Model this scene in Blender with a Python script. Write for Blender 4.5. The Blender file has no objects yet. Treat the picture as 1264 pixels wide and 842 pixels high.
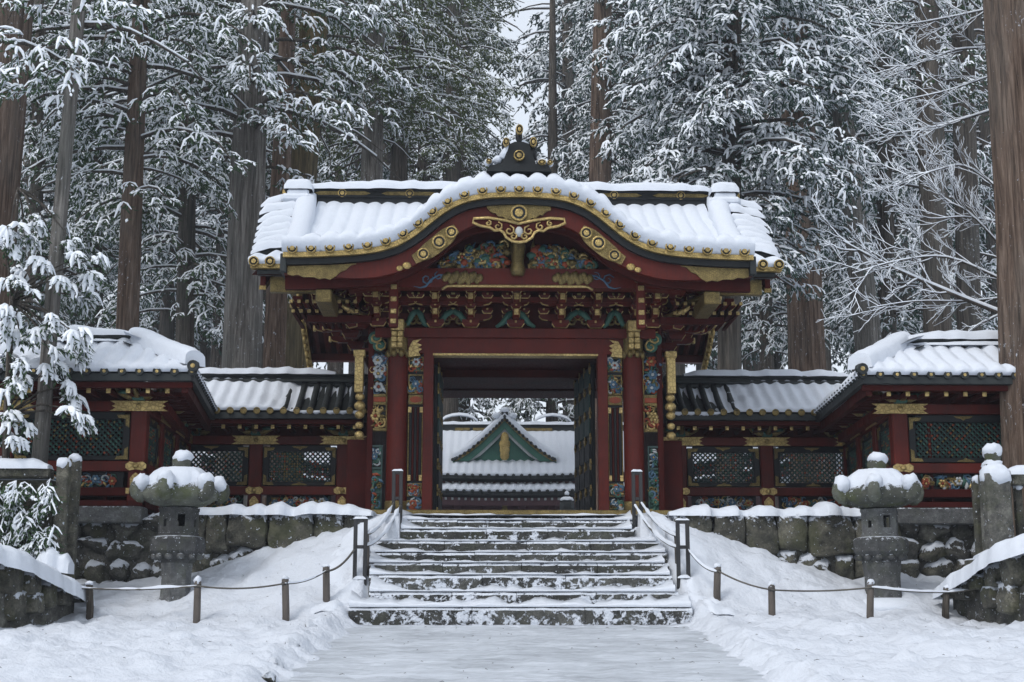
import bpy, math, random
import numpy as np
from mathutils import Vector, Matrix, noise as mnoise
random.seed(7)
rng = np.random.default_rng(11)
pi = math.pi
SC = bpy.context.scene
COL = SC.collection

# ------------------------------------------------------------------ camera
FPX = 1700.0                       # focal length in photograph pixels (1264 wide)
HORIZ = 760.0                      # row of the horizon
TH = math.atan((HORIZ - 421.0) / FPX)
cam_d = bpy.data.cameras.new('camera')
cam_d.sensor_width = 36.0
cam_d.lens = FPX / 1264.0 * 36.0
cam_d.clip_start = 0.1
cam_d.clip_end = 2000.0
cam = bpy.data.objects.new('camera', cam_d)
COL.objects.link(cam)
cam.location = (0, 0, 0)           # z = 0 is the eye level
YAW = 0.0253                       # the camera looks a little to the right of the gate's axis
cam.rotation_euler = (pi / 2 + TH, 0, -YAW)
SC.camera = cam

# ------------------------------------------------------------------ sky and sun
W = bpy.data.worlds.new('World')
SC.world = W
W.use_nodes = True
nt = W.node_tree
for n in list(nt.nodes):
    nt.nodes.remove(n)
wo = nt.nodes.new('ShaderNodeOutputWorld')
wb = nt.nodes.new('ShaderNodeBackground')
ws = nt.nodes.new('ShaderNodeTexSky')
wh = nt.nodes.new('ShaderNodeHueSaturation')
ws.sky_type = 'NISHITA'
ws.sun_disc = False
SUN_EL, SUN_AZ = math.radians(50), math.radians(222)   # azimuth measured from +Y towards +X
ws.sun_elevation = SUN_EL
ws.sun_rotation = SUN_AZ
ws.air_density = 1.0
ws.dust_density = 4.0
ws.ozone_density = 1.0
wh.inputs['Saturation'].default_value = 0.40
wb.inputs['Strength'].default_value = 0.15
nt.links.new(ws.outputs[0], wh.inputs['Color'])
wm = nt.nodes.new('ShaderNodeMix'); wm.data_type = 'RGBA'      # even cloud cover over the clear-sky gradient
wm.inputs[0].default_value = 0.72
wm.inputs[7].default_value = (4.25, 4.65, 5.2, 1)
nt.links.new(wh.outputs[0], wm.inputs[6])
nt.links.new(wm.outputs[2], wb.inputs['Color'])
nt.links.new(wb.outputs[0], wo.inputs['Surface'])
sun_d = bpy.data.lights.new('sun', 'SUN')
sun_d.energy = 0.8
sun_d.angle = math.radians(18)
sun_d.color = (1.0, 0.97, 0.93)
sun = bpy.data.objects.new('sun', sun_d)
COL.objects.link(sun)
sdir = Vector((math.sin(SUN_AZ) * math.cos(SUN_EL), math.cos(SUN_AZ) * math.cos(SUN_EL), math.sin(SUN_EL)))
sun.rotation_euler = sdir.to_track_quat('Z', 'Y').to_euler()
sun.location = sdir * 60
SC.view_settings.view_transform = 'Standard'
SC.view_settings.look = 'None'
SC.view_settings.gamma = 1.0
SC.view_settings.use_curve_mapping = False
SC.view_settings.exposure = 0.5
SC.render.engine = 'CYCLES'
SC.cycles.max_bounces = 6
SC.cycles.diffuse_bounces = 3
SC.cycles.glossy_bounces = 2
SC.cycles.transparent_max_bounces = 6
SC.cycles.caustics_reflective = False
SC.cycles.caustics_refractive = False
SC.cycles.use_denoising = True

# ------------------------------------------------------------------ helpers
_fw = Vector((math.sin(YAW)*math.cos(TH), math.cos(YAW)*math.cos(TH), math.sin(TH)))
_rt = Vector((math.cos(YAW), -math.sin(YAW), 0))
_up = _rt.cross(_fw)
def P(x, y, d):
    """World point that photograph pixel (x, y) shows on the plane at distance d."""
    r = _fw + _rt*((x - 632.0) / FPX) + _up*((421.0 - y) / FPX)
    return r * (d / r.y)
def px(p):
    """photograph pixel of a world point"""
    p = Vector(p); w = max(1e-6, p.dot(_fw))
    return 632 + FPX*p.dot(_rt)/w, 421 - FPX*p.dot(_up)/w
def mpp(y, d): return (P(641, y, d) - P(640, y, d)).x    # metres per photograph pixel
def zp(y, d): return P(638, y, d).z
def xp(x, y, d): return P(x, y, d).x
def lerp(a, b, t): return a + (b - a) * t
def sstep(a, b, x):
    t = min(1.0, max(0.0, (x - a) / (b - a)))
    return t * t * (3 - 2 * t)

class MB:
    """Collects shapes into one mesh."""
    def __init__(s):
        s.v, s.f, s.m, s.sm = [], [], [], []
        s.T = None
    def add(s, vs, fs, m=0, smooth=False):
        o = len(s.v)
        if s.T is not None:
            vs = [tuple(s.T @ Vector(v)) for v in vs]
        s.v.extend([tuple(v) for v in vs])
        for f in fs:
            s.f.append(tuple(i + o for i in f)); s.m.append(m); s.sm.append(smooth)
    def box(s, x0, x1, y0, y1, z0, z1, m=0):
        v = [(x0,y0,z0),(x1,y0,z0),(x1,y1,z0),(x0,y1,z0),(x0,y0,z1),(x1,y0,z1),(x1,y1,z1),(x0,y1,z1)]
        s.add(v, [(3,2,1,0),(4,5,6,7),(0,1,5,4),(1,2,6,5),(2,3,7,6),(3,0,4,7)], m)
    def bbox(s, x0, x1, y0, y1, z0, z1, b=.01, m=0):
        """box with chamfered edges"""
        xs, ys, zs = (x0, x1), (y0, y1), (z0, z1)
        b = min(b, (x1-x0)*.45, (y1-y0)*.45, (z1-z0)*.45)
        v, idx = [], {}
        for i in (0,1):
            for j in (0,1):
                for k in (0,1):
                    sx, sy, sz = (1,-1)[i], (1,-1)[j], (1,-1)[k]
                    idx[i,j,k,0] = len(v); v.append((xs[i], ys[j]+sy*b, zs[k]+sz*b))
                    idx[i,j,k,1] = len(v); v.append((xs[i]+sx*b, ys[j], zs[k]+sz*b))
                    idx[i,j,k,2] = len(v); v.append((xs[i]+sx*b, ys[j]+sy*b, zs[k]))
        f = []
        for i in (0,1):
            q = [idx[i,0,0,0], idx[i,1,0,0], idx[i,1,1,0], idx[i,0,1,0]]; f.append(q if i else q[::-1])
            q = [idx[0,i,0,1], idx[1,i,0,1], idx[1,i,1,1], idx[0,i,1,1]]; f.append(q[::-1] if i else q)
            q = [idx[0,0,i,2], idx[1,0,i,2], idx[1,1,i,2], idx[0,1,i,2]]; f.append(q if i else q[::-1])
        for a in (0,1):
            for c in (0,1):
                f.append([idx[a,c,0,0], idx[a,c,0,1], idx[a,c,1,1], idx[a,c,1,0]])
                f.append([idx[a,0,c,0], idx[a,0,c,2], idx[a,1,c,2], idx[a,1,c,0]])
                f.append([idx[0,a,c,1], idx[0,a,c,2], idx[1,a,c,2], idx[1,a,c,1]])
                for e in (0,1):
                    f.append([idx[a,c,e,0], idx[a,c,e,1], idx[a,c,e,2]])
        # orient outwards
        cx = Vector(((x0+x1)/2,(y0+y1)/2,(z0+z1)/2)); g = []
        for q in f:
            p = [Vector(v[i]) for i in q]
            n = (p[1]-p[0]).cross(p[2]-p[0]); c = sum(p, Vector())/len(p)
            g.append(tuple(q) if n.dot(c-cx) >= 0 else tuple(q[::-1]))
        s.add(v, g, m)
    def grid(s, pts, m=0, smooth=True, flip=False):
        """pts[i][j] grid of points"""
        nu, nv = len(pts), len(pts[0])
        v = [p for r in pts for p in r]
        f = []
        for i in range(nu-1):
            for j in range(nv-1):
                q = (i*nv+j, (i+1)*nv+j, (i+1)*nv+j+1, i*nv+j+1)
                f.append(q[::-1] if flip else q)
        s.add(v, f, m, smooth)
    def tube(s, pts, rads, n=6, m=0, smooth=True, cap=True, squash=1.0):
        pts = [Vector(p) for p in pts]
        if not hasattr(rads, '__len__'): rads = [rads]*len(pts)
        up = Vector((0,0,1)); v = []; prev = None
        for i, p in enumerate(pts):
            t = (pts[min(i+1,len(pts)-1)] - pts[max(i-1,0)])
            if t.length < 1e-9: t = Vector((0,0,1))
            t.normalize()
            if prev is None:
                a = t.cross(up)
                if a.length < 1e-3: a = t.cross(Vector((0,1,0)))
            else:
                a = prev - t*prev.dot(t)
                if a.length < 1e-6: a = t.cross(up)
            a.normalize(); prev = a
            b = a.cross(t)
            for k in range(n):
                an = 2*pi*k/n
                v.append(p + (a*math.cos(an) + b*math.sin(an)*squash)*rads[i])
        f = []
        for i in range(len(pts)-1):
            for k in range(n):
                f.append((i*n+k, i*n+(k+1)%n, (i+1)*n+(k+1)%n, (i+1)*n+k))
        if cap:
            f.append(tuple(range(n))[::-1]); f.append(tuple((len(pts)-1)*n+k for k in range(n)))
        s.add(v, [q[::-1] for q in f], m, smooth)
    def cyl(s, p0, p1, r0, r1=None, n=12, m=0, smooth=True):
        s.tube([p0, p1], [r0, r0 if r1 is None else r1], n, m, smooth)
    def lathe(s, prof, n=16, c=(0,0,0), m=0, smooth=True, rot=0, capb=True, capt=True):
        v, f = [], []
        for r, z in prof:
            for k in range(n):
                a = 2*pi*k/n + rot
                v.append((c[0]+r*math.cos(a), c[1]+r*math.sin(a), c[2]+z))
        for i in range(len(prof)-1):
            for k in range(n):
                f.append((i*n+k, i*n+(k+1)%n, (i+1)*n+(k+1)%n, (i+1)*n+k))
        if capb: f.append(tuple(range(n))[::-1])
        if capt: f.append(tuple((len(prof)-1)*n+k for k in range(n)))
        s.add(v, f, m, smooth)
    def prism(s, poly, y0, y1, m=0, smooth=False):
        """polygon in x-z (any order), extruded along y"""
        a = sum(poly[i][0]*poly[(i+1)%len(poly)][1] - poly[(i+1)%len(poly)][0]*poly[i][1] for i in range(len(poly)))
        if a < 0: poly = poly[::-1]
        n = len(poly)
        v = [(p[0], y0, p[1]) for p in poly] + [(p[0], y1, p[1]) for p in poly]
        f = [tuple(range(n)), tuple(range(2*n-1, n-1, -1))]
        f += [(i, i+n, (i+1)%n+n, (i+1)%n) for i in range(n)]
        s.add(v, f, m, smooth)
    def strip(s, top, bot, y0, y1, m=0):
        """ribbon between two poly-lines in x-z, extruded along y"""
        n = len(top)
        v = [(p[0], y0, p[1]) for p in top] + [(p[0], y0, p[1]) for p in bot] + [(p[0], y1, p[1]) for p in top] + [(p[0], y1, p[1]) for p in bot]
        f = []
        for i in range(n-1):
            f += [(n+i, n+i+1, i+1, i), (2*n+i, 2*n+i+1, 3*n+i+1, 3*n+i),
                  (i, i+1, 2*n+i+1, 2*n+i), (n+i+1, n+i, 3*n+i, 3*n+i+1)]
        f += [(0, 2*n, 3*n, n), (n-1, 2*n-1, 4*n-1, 3*n-1)]
        s.add(v, f, m)
    def blob(s, c, r, m=0, n=8, k=5, jit=0.0, half=False):
        """ellipsoid; r = (rx, ry, rz); half keeps the upper half"""
        if not hasattr(r, '__len__'): r = (r, r, r)
        v, f = [], []
        ph0 = 0 if half else -pi/2
        for i in range(k+1):
            ph = ph0 + (pi/2 - ph0)*i/k
            for j in range(n):
                a = 2*pi*j/n
                jj = 1 + (random.uniform(-jit, jit) if jit else 0)
                v.append((c[0]+r[0]*math.cos(ph)*math.cos(a)*jj, c[1]+r[1]*math.cos(ph)*math.sin(a)*jj, c[2]+r[2]*math.sin(ph)*jj))
        for i in range(k):
            for j in range(n):
                f.append((i*n+j, i*n+(j+1)%n, (i+1)*n+(j+1)%n, (i+1)*n+j))
        if half: f.append(tuple(range(n))[::-1])
        s.add(v, f, m, True)
    def lump(s, c, r, m=0, n=14, k=8, amp=.22, seed=0.0):
        """uneven blob of snow"""
        if not hasattr(r, '__len__'): r = (r, r, r)
        v, f = [], []
        for i in range(k+1):
            ph = -pi/2 + pi*i/k
            for j in range(n):
                a = 2*pi*j/n; q = Vector((math.cos(ph)*math.cos(a), math.cos(ph)*math.sin(a), math.sin(ph)))
                w = 1 + amp*mnoise.fractal(q*1.5 + Vector((c[0]*7.7+seed, c[1]*3.1, c[2]*5.3)), .8, 2, 3)
                v.append((c[0]+r[0]*q.x*w, c[1]+r[1]*q.y*w, c[2]+r[2]*q.z*w))
        for i in range(k):
            for j in range(n): f.append((i*n+j, i*n+(j+1)%n, (i+1)*n+(j+1)%n, (i+1)*n+j))
        s.add(v, f, m, True)
    def mesh(s, name, mats):
        me = bpy.data.meshes.new(name)
        me.from_pydata(s.v, [], s.f)
        for mt in (mats if isinstance(mats, (list, tuple)) else [mats]):
            me.materials.append(mt)
        me.polygons.foreach_set('material_index', s.m)
        me.polygons.foreach_set('use_smooth', s.sm)
        me.update()
        return me

def link(name, data, parent=None, loc=None, rot=None, scale=None):
    o = bpy.data.objects.new(name, data)
    COL.objects.link(o)
    if parent is not None:
        o.parent = parent
    if loc is not None: o.location = loc
    if rot is not None: o.rotation_euler = rot
    if scale is not None: o.scale = scale
    return o
def base_of(o):
    """world origin of an (unrotated) chain of parents"""
    v = Vector((0,0,0))
    while o is not None:
        v += Vector(o.location); o = o.parent
    return v
def part(name, mb, mats, parent, kind=None):
    """a mesh in world coordinates made a child of parent"""
    o = link(name, mb.mesh(name, mats) if isinstance(mb, MB) else mb, parent)
    o.location = -base_of(parent)
    if kind: o['kind'] = kind
    return o
def tag(o, label, cat, group=None):
    o['label'] = label; o['category'] = cat
    if group: o['group'] = group
    return o
def thing(name, label, cat, loc=(0,0,0), group=None):
    o = link(name, None, None, loc)
    o.empty_display_size = .2
    return tag(o, label, cat, group)
def struct(name, mb, mats):
    o = link(name, mb.mesh(name, mats) if isinstance(mb, MB) else mb)
    o['kind'] = 'structure'
    return o

# ------------------------------------------------------------------ materials
def mat(name, build):
    m = bpy.data.materials.new(name)
    m.use_nodes = True
    t = m.node_tree
    b = t.nodes['Principled BSDF']
    build(t, b)
    return m
def N(t, typ, **kw):
    n = t.nodes.new(typ)
    for k, v in kw.items():
        if k.startswith('i_'):
            n.inputs[k[2:].replace('_', ' ')].default_value = v
        else:
            setattr(n, k, v)
    return n
def coords(t, scale=(1,1,1), obj=False):
    c = N(t, 'ShaderNodeTexCoord'); g = N(t, 'ShaderNodeNewGeometry')
    mp = N(t, 'ShaderNodeMapping')
    mp.inputs['Scale'].default_value = scale
    t.links.new(c.outputs['Object'] if obj else g.outputs['Position'], mp.inputs['Vector'])
    return mp.outputs[0]
def noise(t, vec, scale=5, detail=4, rough=.55, dist=0):
    n = N(t, 'ShaderNodeTexNoise')
    n.inputs['Scale'].default_value = scale; n.inputs['Detail'].default_value = detail
    n.inputs['Roughness'].default_value = rough; n.inputs['Distortion'].default_value = dist
    t.links.new(vec, n.inputs['Vector'])
    return n.outputs['Fac']
def ramp(t, fac, stops):
    r = N(t, 'ShaderNodeValToRGB')
    el = r.color_ramp.elements
    while len(el) < len(stops): el.new(.5)
    for e, (p, c) in zip(el, stops):
        e.position = p; e.color = (*c, 1) if len(c) == 3 else c
    t.links.new(fac, r.inputs[0])
    return r.outputs[0]
def bump(t, b, h, strength=.4, dist=.02):
    bn = N(t, 'ShaderNodeBump'); bn.inputs['Strength'].default_value = strength; bn.inputs['Distance'].default_value = dist
    t.links.new(h, bn.inputs['Height']); t.links.new(bn.outputs[0], b.inputs['Normal'])
    return bn.outputs[0]
def mathn(t, op, a, b=None, c=None, clamp=False):
    n = N(t, 'ShaderNodeMath', operation=op, use_clamp=clamp)
    for i, q in enumerate((a, b, c)):
        if q is None: continue
        if isinstance(q, (int, float)): n.inputs[i].default_value = q
        else: t.links.new(q, n.inputs[i])
    return n.outputs[0]
def mixc(t, fac, a, b):
    n = N(t, 'ShaderNodeMix', data_type='RGBA')
    if isinstance(fac, (int, float)): n.inputs[0].default_value = fac
    else: t.links.new(fac, n.inputs[0])
    for i, q in ((6, a), (7, b)):
        if isinstance(q, tuple): n.inputs[i].default_value = (*q, 1)
        else: t.links.new(q, n.inputs[i])
    return n.outputs[2]
def upness(t):
    g = N(t, 'ShaderNodeNewGeometry'); sx = N(t, 'ShaderNodeSeparateXYZ')
    t.links.new(g.outputs['Normal'], sx.inputs[0])
    return sx.outputs['Z']
SNOWC = (.66, .70, .765)

def m_snow(scale=1.0, strength=.35, tint=SNOWC, dist=.03, fine=.25):
    def f(t, b):
        c = coords(t)
        n1 = noise(t, c, 9*scale, 5, .6); n2 = noise(t, c, 60*scale, 3, .6)
        h = mathn(t, 'ADD', n1, mathn(t, 'MULTIPLY', n2, fine))
        col = ramp(t, n1, [(.2, tuple(v*.94 for v in tint)), (.75, tint)])
        t.links.new(col, b.inputs['Base Color'])
        b.inputs['Roughness'].default_value = .7
        b.inputs['Specular IOR Level'].default_value = .2
        bump(t, b, h, strength, dist)
    return f
M = {}
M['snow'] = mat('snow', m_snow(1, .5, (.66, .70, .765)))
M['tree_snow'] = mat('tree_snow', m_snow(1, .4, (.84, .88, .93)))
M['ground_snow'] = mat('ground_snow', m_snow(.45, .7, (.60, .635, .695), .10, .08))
def f(t, b):
    c = coords(t); cs = coords(t, (.35, 2.2, 1))
    n1 = noise(t, cs, 3.2, 7, .66, .6); n2 = noise(t, c, 1.1, 4, .5); n3 = noise(t, coords(t, (.6, 3, 1)), 14, 5, .7)
    s = mathn(t, 'ADD', mathn(t, 'MULTIPLY', n1, .7), mathn(t, 'ADD', mathn(t, 'MULTIPLY', n2, .35), mathn(t, 'MULTIPLY', n3, .35)))
    col = ramp(t, s, [(.45, (.17, .18, .20)), (.56, (.33, .355, .39)), (.68, (.47, .505, .55)), (.82, (.62, .66, .72))])
    t.links.new(col, b.inputs['Base Color'])
    b.inputs['Roughness'].default_value = .45
    bump(t, b, mathn(t, 'ADD', s, mathn(t, 'MULTIPLY', n3, .5)), .5, .03)
M['path'] = mat('trodden_snow', f)

def m_stone(dark=(.035,.037,.034), light=(.13,.13,.115), moss=(.05,.058,.022), mossamt=.45, snow=.55, sc=1.0, snowlo=.62):
    def f(t, b):
        c = coords(t)
        n1 = noise(t, c, 6*sc, 6, .65); n2 = noise(t, c, 2.3*sc, 4, .6); n3 = noise(t, c, 38*sc, 4, .7); n4 = noise(t, c, 9*sc, 6, .7, .4)
        col = ramp(t, mathn(t, 'ADD', mathn(t, 'MULTIPLY', n1, .65), mathn(t, 'MULTIPLY', n3, .35)), [(.36, dark), (.52, tuple((a+b)*.42 for a, b in zip(dark, light))), (.66, light)])
        oi = N(t, 'ShaderNodeObjectInfo')
        br = mathn(t, 'ADD', mathn(t, 'MULTIPLY', oi.outputs['Random'], .8), .6)
        col = mixc(t, 1.0, col, col)
        hs = N(t, 'ShaderNodeHueSaturation'); t.links.new(col, hs.inputs['Color']); t.links.new(br, hs.inputs['Value']); col = hs.outputs[0]
        col = mixc(t, mathn(t, 'MULTIPLY', ramp(t, n2, [(.5, (0,0,0)), (.62, (1,1,1))]), mossamt), col, moss)
        u = upness(t)
        sn = mathn(t, 'ADD', mathn(t, 'MULTIPLY', u, snow), mathn(t, 'MULTIPLY', n4, .9))
        sn = mathn(t, 'ADD', sn, mathn(t, 'MULTIPLY', n3, .22))
        k = ramp(t, sn, [(snowlo+.05, (0,0,0)), (snowlo+.09, (1,1,1))])
        n6 = noise(t, c, 21*sc, 2, .5); k = mathn(t, 'MAXIMUM', k, mathn(t, 'MULTIPLY', ramp(t, n6, [(.685, (0,0,0)), (.71, (1,1,1))]), .9))
        t.links.new(mixc(t, k, col, SNOWC), b.inputs['Base Color'])
        b.inputs['Roughness'].default_value = .75
        bump(t, b, mathn(t, 'ADD', mathn(t, 'ADD', n1, mathn(t, 'MULTIPLY', n3, .5)), mathn(t, 'MULTIPLY', k, .6)), 1.0, .05)
    return f
M['stone'] = mat('dark_stone', m_stone((.016,.016,.015), (.19,.185,.16), snow=.55, snowlo=.64, mossamt=.35))
M['stone_moss'] = mat('mossy_stone', m_stone((.016,.017,.014), (.20,.19,.145), moss=(.075,.08,.03), mossamt=.5, snow=.5, snowlo=.65))
M['step'] = mat('step_stone', m_stone((.025,.026,.025), (.12,.12,.105), mossamt=.3, snow=.3, snowlo=.565, sc=.9))
M['step_snowy'] = mat('snowy_step_stone', m_stone((.025,.026,.025), (.13,.13,.115), mossamt=.2, snow=.3, snowlo=.505, sc=.8))
M['lantern'] = mat('lantern_stone', m_stone((.05,.052,.052), (.18,.185,.185), moss=(.08,.09,.05), mossamt=.3, snow=.4, snowlo=.80, sc=1.5))
M['lantern_roof'] = mat('lantern_roof_stone', m_stone((.07,.075,.06), (.17,.18,.14), moss=(.07,.085,.03), mossamt=.8, snow=.35, snowlo=.70, sc=1.5))

def m_lacquer(c1, c2, rough=.38, wear=.25, spec=.5):
    def f(t, b):
        c = coords(t)
        n1 = noise(t, c, 1.7, 5, .6); n2 = noise(t, coords(t, (9, 9, 1.2)), 4, 5, .65); n3 = noise(t, c, 30, 3, .6)
        k = mathn(t, 'ADD', mathn(t, 'MULTIPLY', n1, .6), mathn(t, 'MULTIPLY', n2, .4))
        col = ramp(t, k, [(.35, c1), (.66, c2)])
        t.links.new(col, b.inputs['Base Color'])
        t.links.new(ramp(t, n2, [(.3, (rough-.1,)*3), (.7, (rough+wear,)*3)]), b.inputs['Roughness'])
        b.inputs['Specular IOR Level'].default_value = spec
        bump(t, b, mathn(t, 'ADD', n2, mathn(t, 'MULTIPLY', n3, .4)), .12, .01)
    return f
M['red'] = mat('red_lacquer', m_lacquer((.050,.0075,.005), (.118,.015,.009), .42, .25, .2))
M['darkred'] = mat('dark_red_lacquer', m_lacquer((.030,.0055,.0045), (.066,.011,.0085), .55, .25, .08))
M['black'] = mat('black_lacquer', m_lacquer((.007,.008,.009), (.018,.021,.022), .42, .3, .25))
M['tile'] = mat('copper_tile', m_lacquer((.012,.015,.016), (.042,.048,.047), .5, .25, .3))
M['iron'] = mat('black_iron', m_lacquer((.010,.010,.011), (.028,.028,.030), .5, .2))
M['wood'] = mat('post_wood', m_lacquer((.05,.042,.035), (.13,.11,.095), .75, .15))
M['rope'] = mat('rope', m_lacquer((.05,.045,.04), (.13,.12,.10), .85, .1))
M['teal'] = mat('teal_lattice', m_lacquer((.018,.036,.034), (.045,.078,.070), .5, .2, .3))
M['green'] = mat('verdigris_paint', m_lacquer((.02,.085,.06), (.05,.16,.115), .5, .2))

def m_gold(base=(.56,.41,.16), dark=(.06,.045,.02), sc=1.0, amt=.62, met=.85, rough=.36):
    def f(t, b):
        c = coords(t)
        v = N(t, 'ShaderNodeTexVoronoi', feature='DISTANCE_TO_EDGE'); v.inputs['Scale'].default_value = 26*sc
        t.links.new(c, v.inputs['Vector'])
        n1 = noise(t, c, 5*sc, 5, .65); n2 = noise(t, c, 55*sc, 3, .6)
        e = ramp(t, v.outputs['Distance'], [(.02, (0,0,0)), (.12, (1,1,1))])
        k = mathn(t, 'MULTIPLY', mathn(t, 'ADD', mathn(t, 'MULTIPLY', e, .5), .5), ramp(t, n1, [(.25, (.35,.35,.35)), (.62, (1,1,1))]))
        t.links.new(mixc(t, k, dark, base), b.inputs['Base Color'])
        b.inputs['Metallic'].default_value = met
        t.links.new(ramp(t, n2, [(.3, (rough,)*3), (.75, (rough+.25,)*3)]), b.inputs['Roughness'])
        bump(t, b, mathn(t, 'ADD', e, mathn(t, 'MULTIPLY', n2, .3)), .5, .012)
    return f
M['gold'] = mat('gilt_fitting', m_gold())
M['gold2'] = mat('tarnished_gilt', m_gold((.30,.225,.09), (.035,.03,.018), 1.4))
M['goldp'] = mat('plain_gilt', m_gold((.60,.45,.19), (.2,.14,.06), .6))
def flat(c1, c2, rough=.6):
    return m_lacquer(c1, c2, rough, .15, .3)
M['cblue'] = mat('carving_blue', flat((.03,.075,.13), (.11,.19,.26)))
M['cwhite'] = mat('carving_white', flat((.28,.30,.30), (.5,.52,.52)))
M['cgreen'] = mat('carving_green', flat((.02,.065,.05), (.07,.16,.12)))
M['cred'] = mat('carving_red', flat((.15,.03,.015), (.33,.075,.03)))
M['hallwall'] = mat('hall_wall', flat((.07,.035,.04), (.13,.07,.075)))

def m_bark(c1, c2, c3, snow=.0, lich=.3):
    def f(t, b):
        c = coords(t)
        n1 = noise(t, coords(t, (5, 5, .28)), 1.8, 9, .7, 1.0); n2 = noise(t, coords(t, (16, 16, .9)), 1.4, 6, .7, .6); n3 = noise(t, coords(t, (1, 1, .35)), 1.1, 5, .6); n4 = noise(t, coords(t, (1, 1, .5)), 17, 5, .75); n5 = noise(t, c, .7, 2, .5)
        k = mathn(t, 'ADD', mathn(t, 'MULTIPLY', n1, .6), mathn(t, 'MULTIPLY', n2, .4))
        col = ramp(t, k, [(.38, c1), (.50, c2), (.60, c3), (.70, tuple(v*1.35 for v in c3))])
        col = mixc(t, mathn(t, 'MULTIPLY', ramp(t, n3, [(.45, (0,0,0)), (.62, (1,1,1))]), lich), col, mixc(t, n2, (.06,.062,.055), (.20,.205,.19)))
        if snow > 0:                             # wind-blown snow caught in the bark
            w = mathn(t, 'ADD', n4, mathn(t, 'MULTIPLY', n5, .35))
            col = mixc(t, ramp(t, w, [(.86-snow*.1, (0,0,0)), (.92-snow*.1, (1,1,1))]), col, SNOWC)
        t.links.new(col, b.inputs['Base Color'])
        b.inputs['Roughness'].default_value = .9
        b.inputs['Specular IOR Level'].default_value = .15
        bump(t, b, k, 1.0, .16)
    return f
M['bark_brown'] = mat('bark_brown', m_bark((.040,.027,.020), (.150,.104,.078), (.27,.20,.155), .3, .3))
M['bark_grey'] = mat('bark_grey', m_bark((.05,.045,.04), (.19,.175,.158), (.34,.32,.295), .4, .6))
M['bark_dark'] = mat('bark_dark', m_bark((.030,.026,.022), (.095,.082,.070), (.18,.155,.13), .3, .4))
M['bark_gold'] = mat('bark_mossy', m_bark((.035,.028,.014), (.12,.092,.046), (.21,.165,.09), .1, .2))
def m_leaf(c1, c2):
    def f(t, b):
        c = coords(t)
        n1 = noise(t, c, .9, 3, .6); n2 = noise(t, c, 14, 3, .6)
        k = mathn(t, 'ADD', mathn(t, 'MULTIPLY', n1, .5), mathn(t, 'MULTIPLY', n2, .5))
        t.links.new(ramp(t, k, [(.35, c1), (.65, c2)]), b.inputs['Base Color'])
        b.inputs['Roughness'].default_value = .65
        b.inputs['Specular IOR Level'].default_value = .25
        bump(t, b, n2, .6, .03)
    return f
M['leaf'] = mat('cedar_needles', m_leaf((.028,.056,.028), (.070,.122,.056)))
M['leaf_olive'] = mat('olive_needles', m_leaf((.056,.080,.030), (.130,.165,.066)))
M['leaf_blue'] = mat('bluish_needles', m_leaf((.028,.058,.044), (.064,.118,.088)))
# ------------------------------------------------------------------ ground
XG = P(641, 400, 21.4).x           # the gate's axis
D_STEP = 19.5
ZB = zp(773, D_STEP)               # foot of the stairs
ZT = zp(633, 22.3)                 # terrace level
SLOPE = 0.0717
def fbm(x, y, z, o=4):
    return mnoise.fractal(Vector((x, y, z)), 0.6, 2.0, o)
def bank(ax):
    return float(np.interp(ax, [2.0, 2.35, 3.0, 4.2, 5.2, 8.0], [1.5, 1.40, 1.18, .72, .50, .45]))
def path_edge(d):
    """x of the left and right edge of the trodden path"""
    t = (d - 13.0) / 6.5
    l = lerp(xp(338, 842, 13.0), xp(437, 773, 19.5), t); r = lerp(xp(955, 842, 13.0), xp(852, 773, 19.5), t)
    return l, r
def gz(x, d):
    """height of the snow"""
    zb = ZB + SLOPE*(min(d, D_STEP) - D_STEP)
    ax = abs(x - XG)
    if d > 31:
        k = max(0.0, d - 33); cl = sstep(5, 14, ax); k = k if k < 30 else 30 + (k-30)*1.6 if k < 90 else 126 + (k-90)*.2
        return ZT - .4 + cl*(.16*k + (.3*fbm(x*.1, d*.1, 3))) - (1-cl)*.02*k
    if d > 21.85: return ZT - .35
    h = bank(ax)
    hw = float(np.interp(d, [19.4, 19.7, 21.2, 21.35, 22], [2.42, 2.28, 2.2, 1.84, 1.84]))
    if ax < hw and d > 19.42:                   # under the stairs
        return ZB - .3
    z = lerp(zb, h, sstep(19.0, 21.75, d)**1.1)
    l, r = path_edge(d)
    e = max(l - x, x - r)                       # > 0 beside the path
    if d < D_STEP + .2:
        side = sstep(-.12, .30, e + .22*fbm(x*2.1, d*2.1, 5))
        z += -.05 + side*.15
        z += math.exp(-((e-.25)/.3)**2)*(.05 + .10*max(0, fbm(x*1.9, d*1.9, 1.2)))
    else:
        z += .08
    amp = .06 if e > .1 else .008
    z += amp*fbm(x*1.3, d*1.3, 0) + amp*.8*max(-.3, fbm(x*4.3, d*4.3, 7.7)) + amp*.18*fbm(x*11, d*11, 2.2, 2)
    if e > .05:                                 # trampled dents and clods
        q = fbm(x*2.6+31, d*2.6, 4.4, 3); z -= .07*max(0, q-.18); z += .035*max(0, fbm(x*6.5, d*6.5, 8.8, 3)-.1)
    z += .10*fbm(x*.45, d*.45, 9.1)*sstep(.2, 1.5, e)
    return z
def axis(fine0, fine1, step, lo, hi, n):
    a = list(np.arange(fine0, fine1+1e-6, step))
    g = np.linspace(0, 1, n)[1:]**2
    return sorted([fine0-(fine0-lo)*k for k in g]) + a + [fine1+(hi-fine1)*k for k in g]
gx = axis(-8.6, 9.4, .085, -400, 400, 16)
gy = axis(11.5, 21.9, .085, -60, 31.5, 12) + list(np.linspace(32.5, 90, 30)) + [110, 150, 220, 320, 450]
V = np.array([[(x, y, gz(x, y)) for y in gy] for x in gx]).reshape(-1, 3)
mb = MB()
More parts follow.
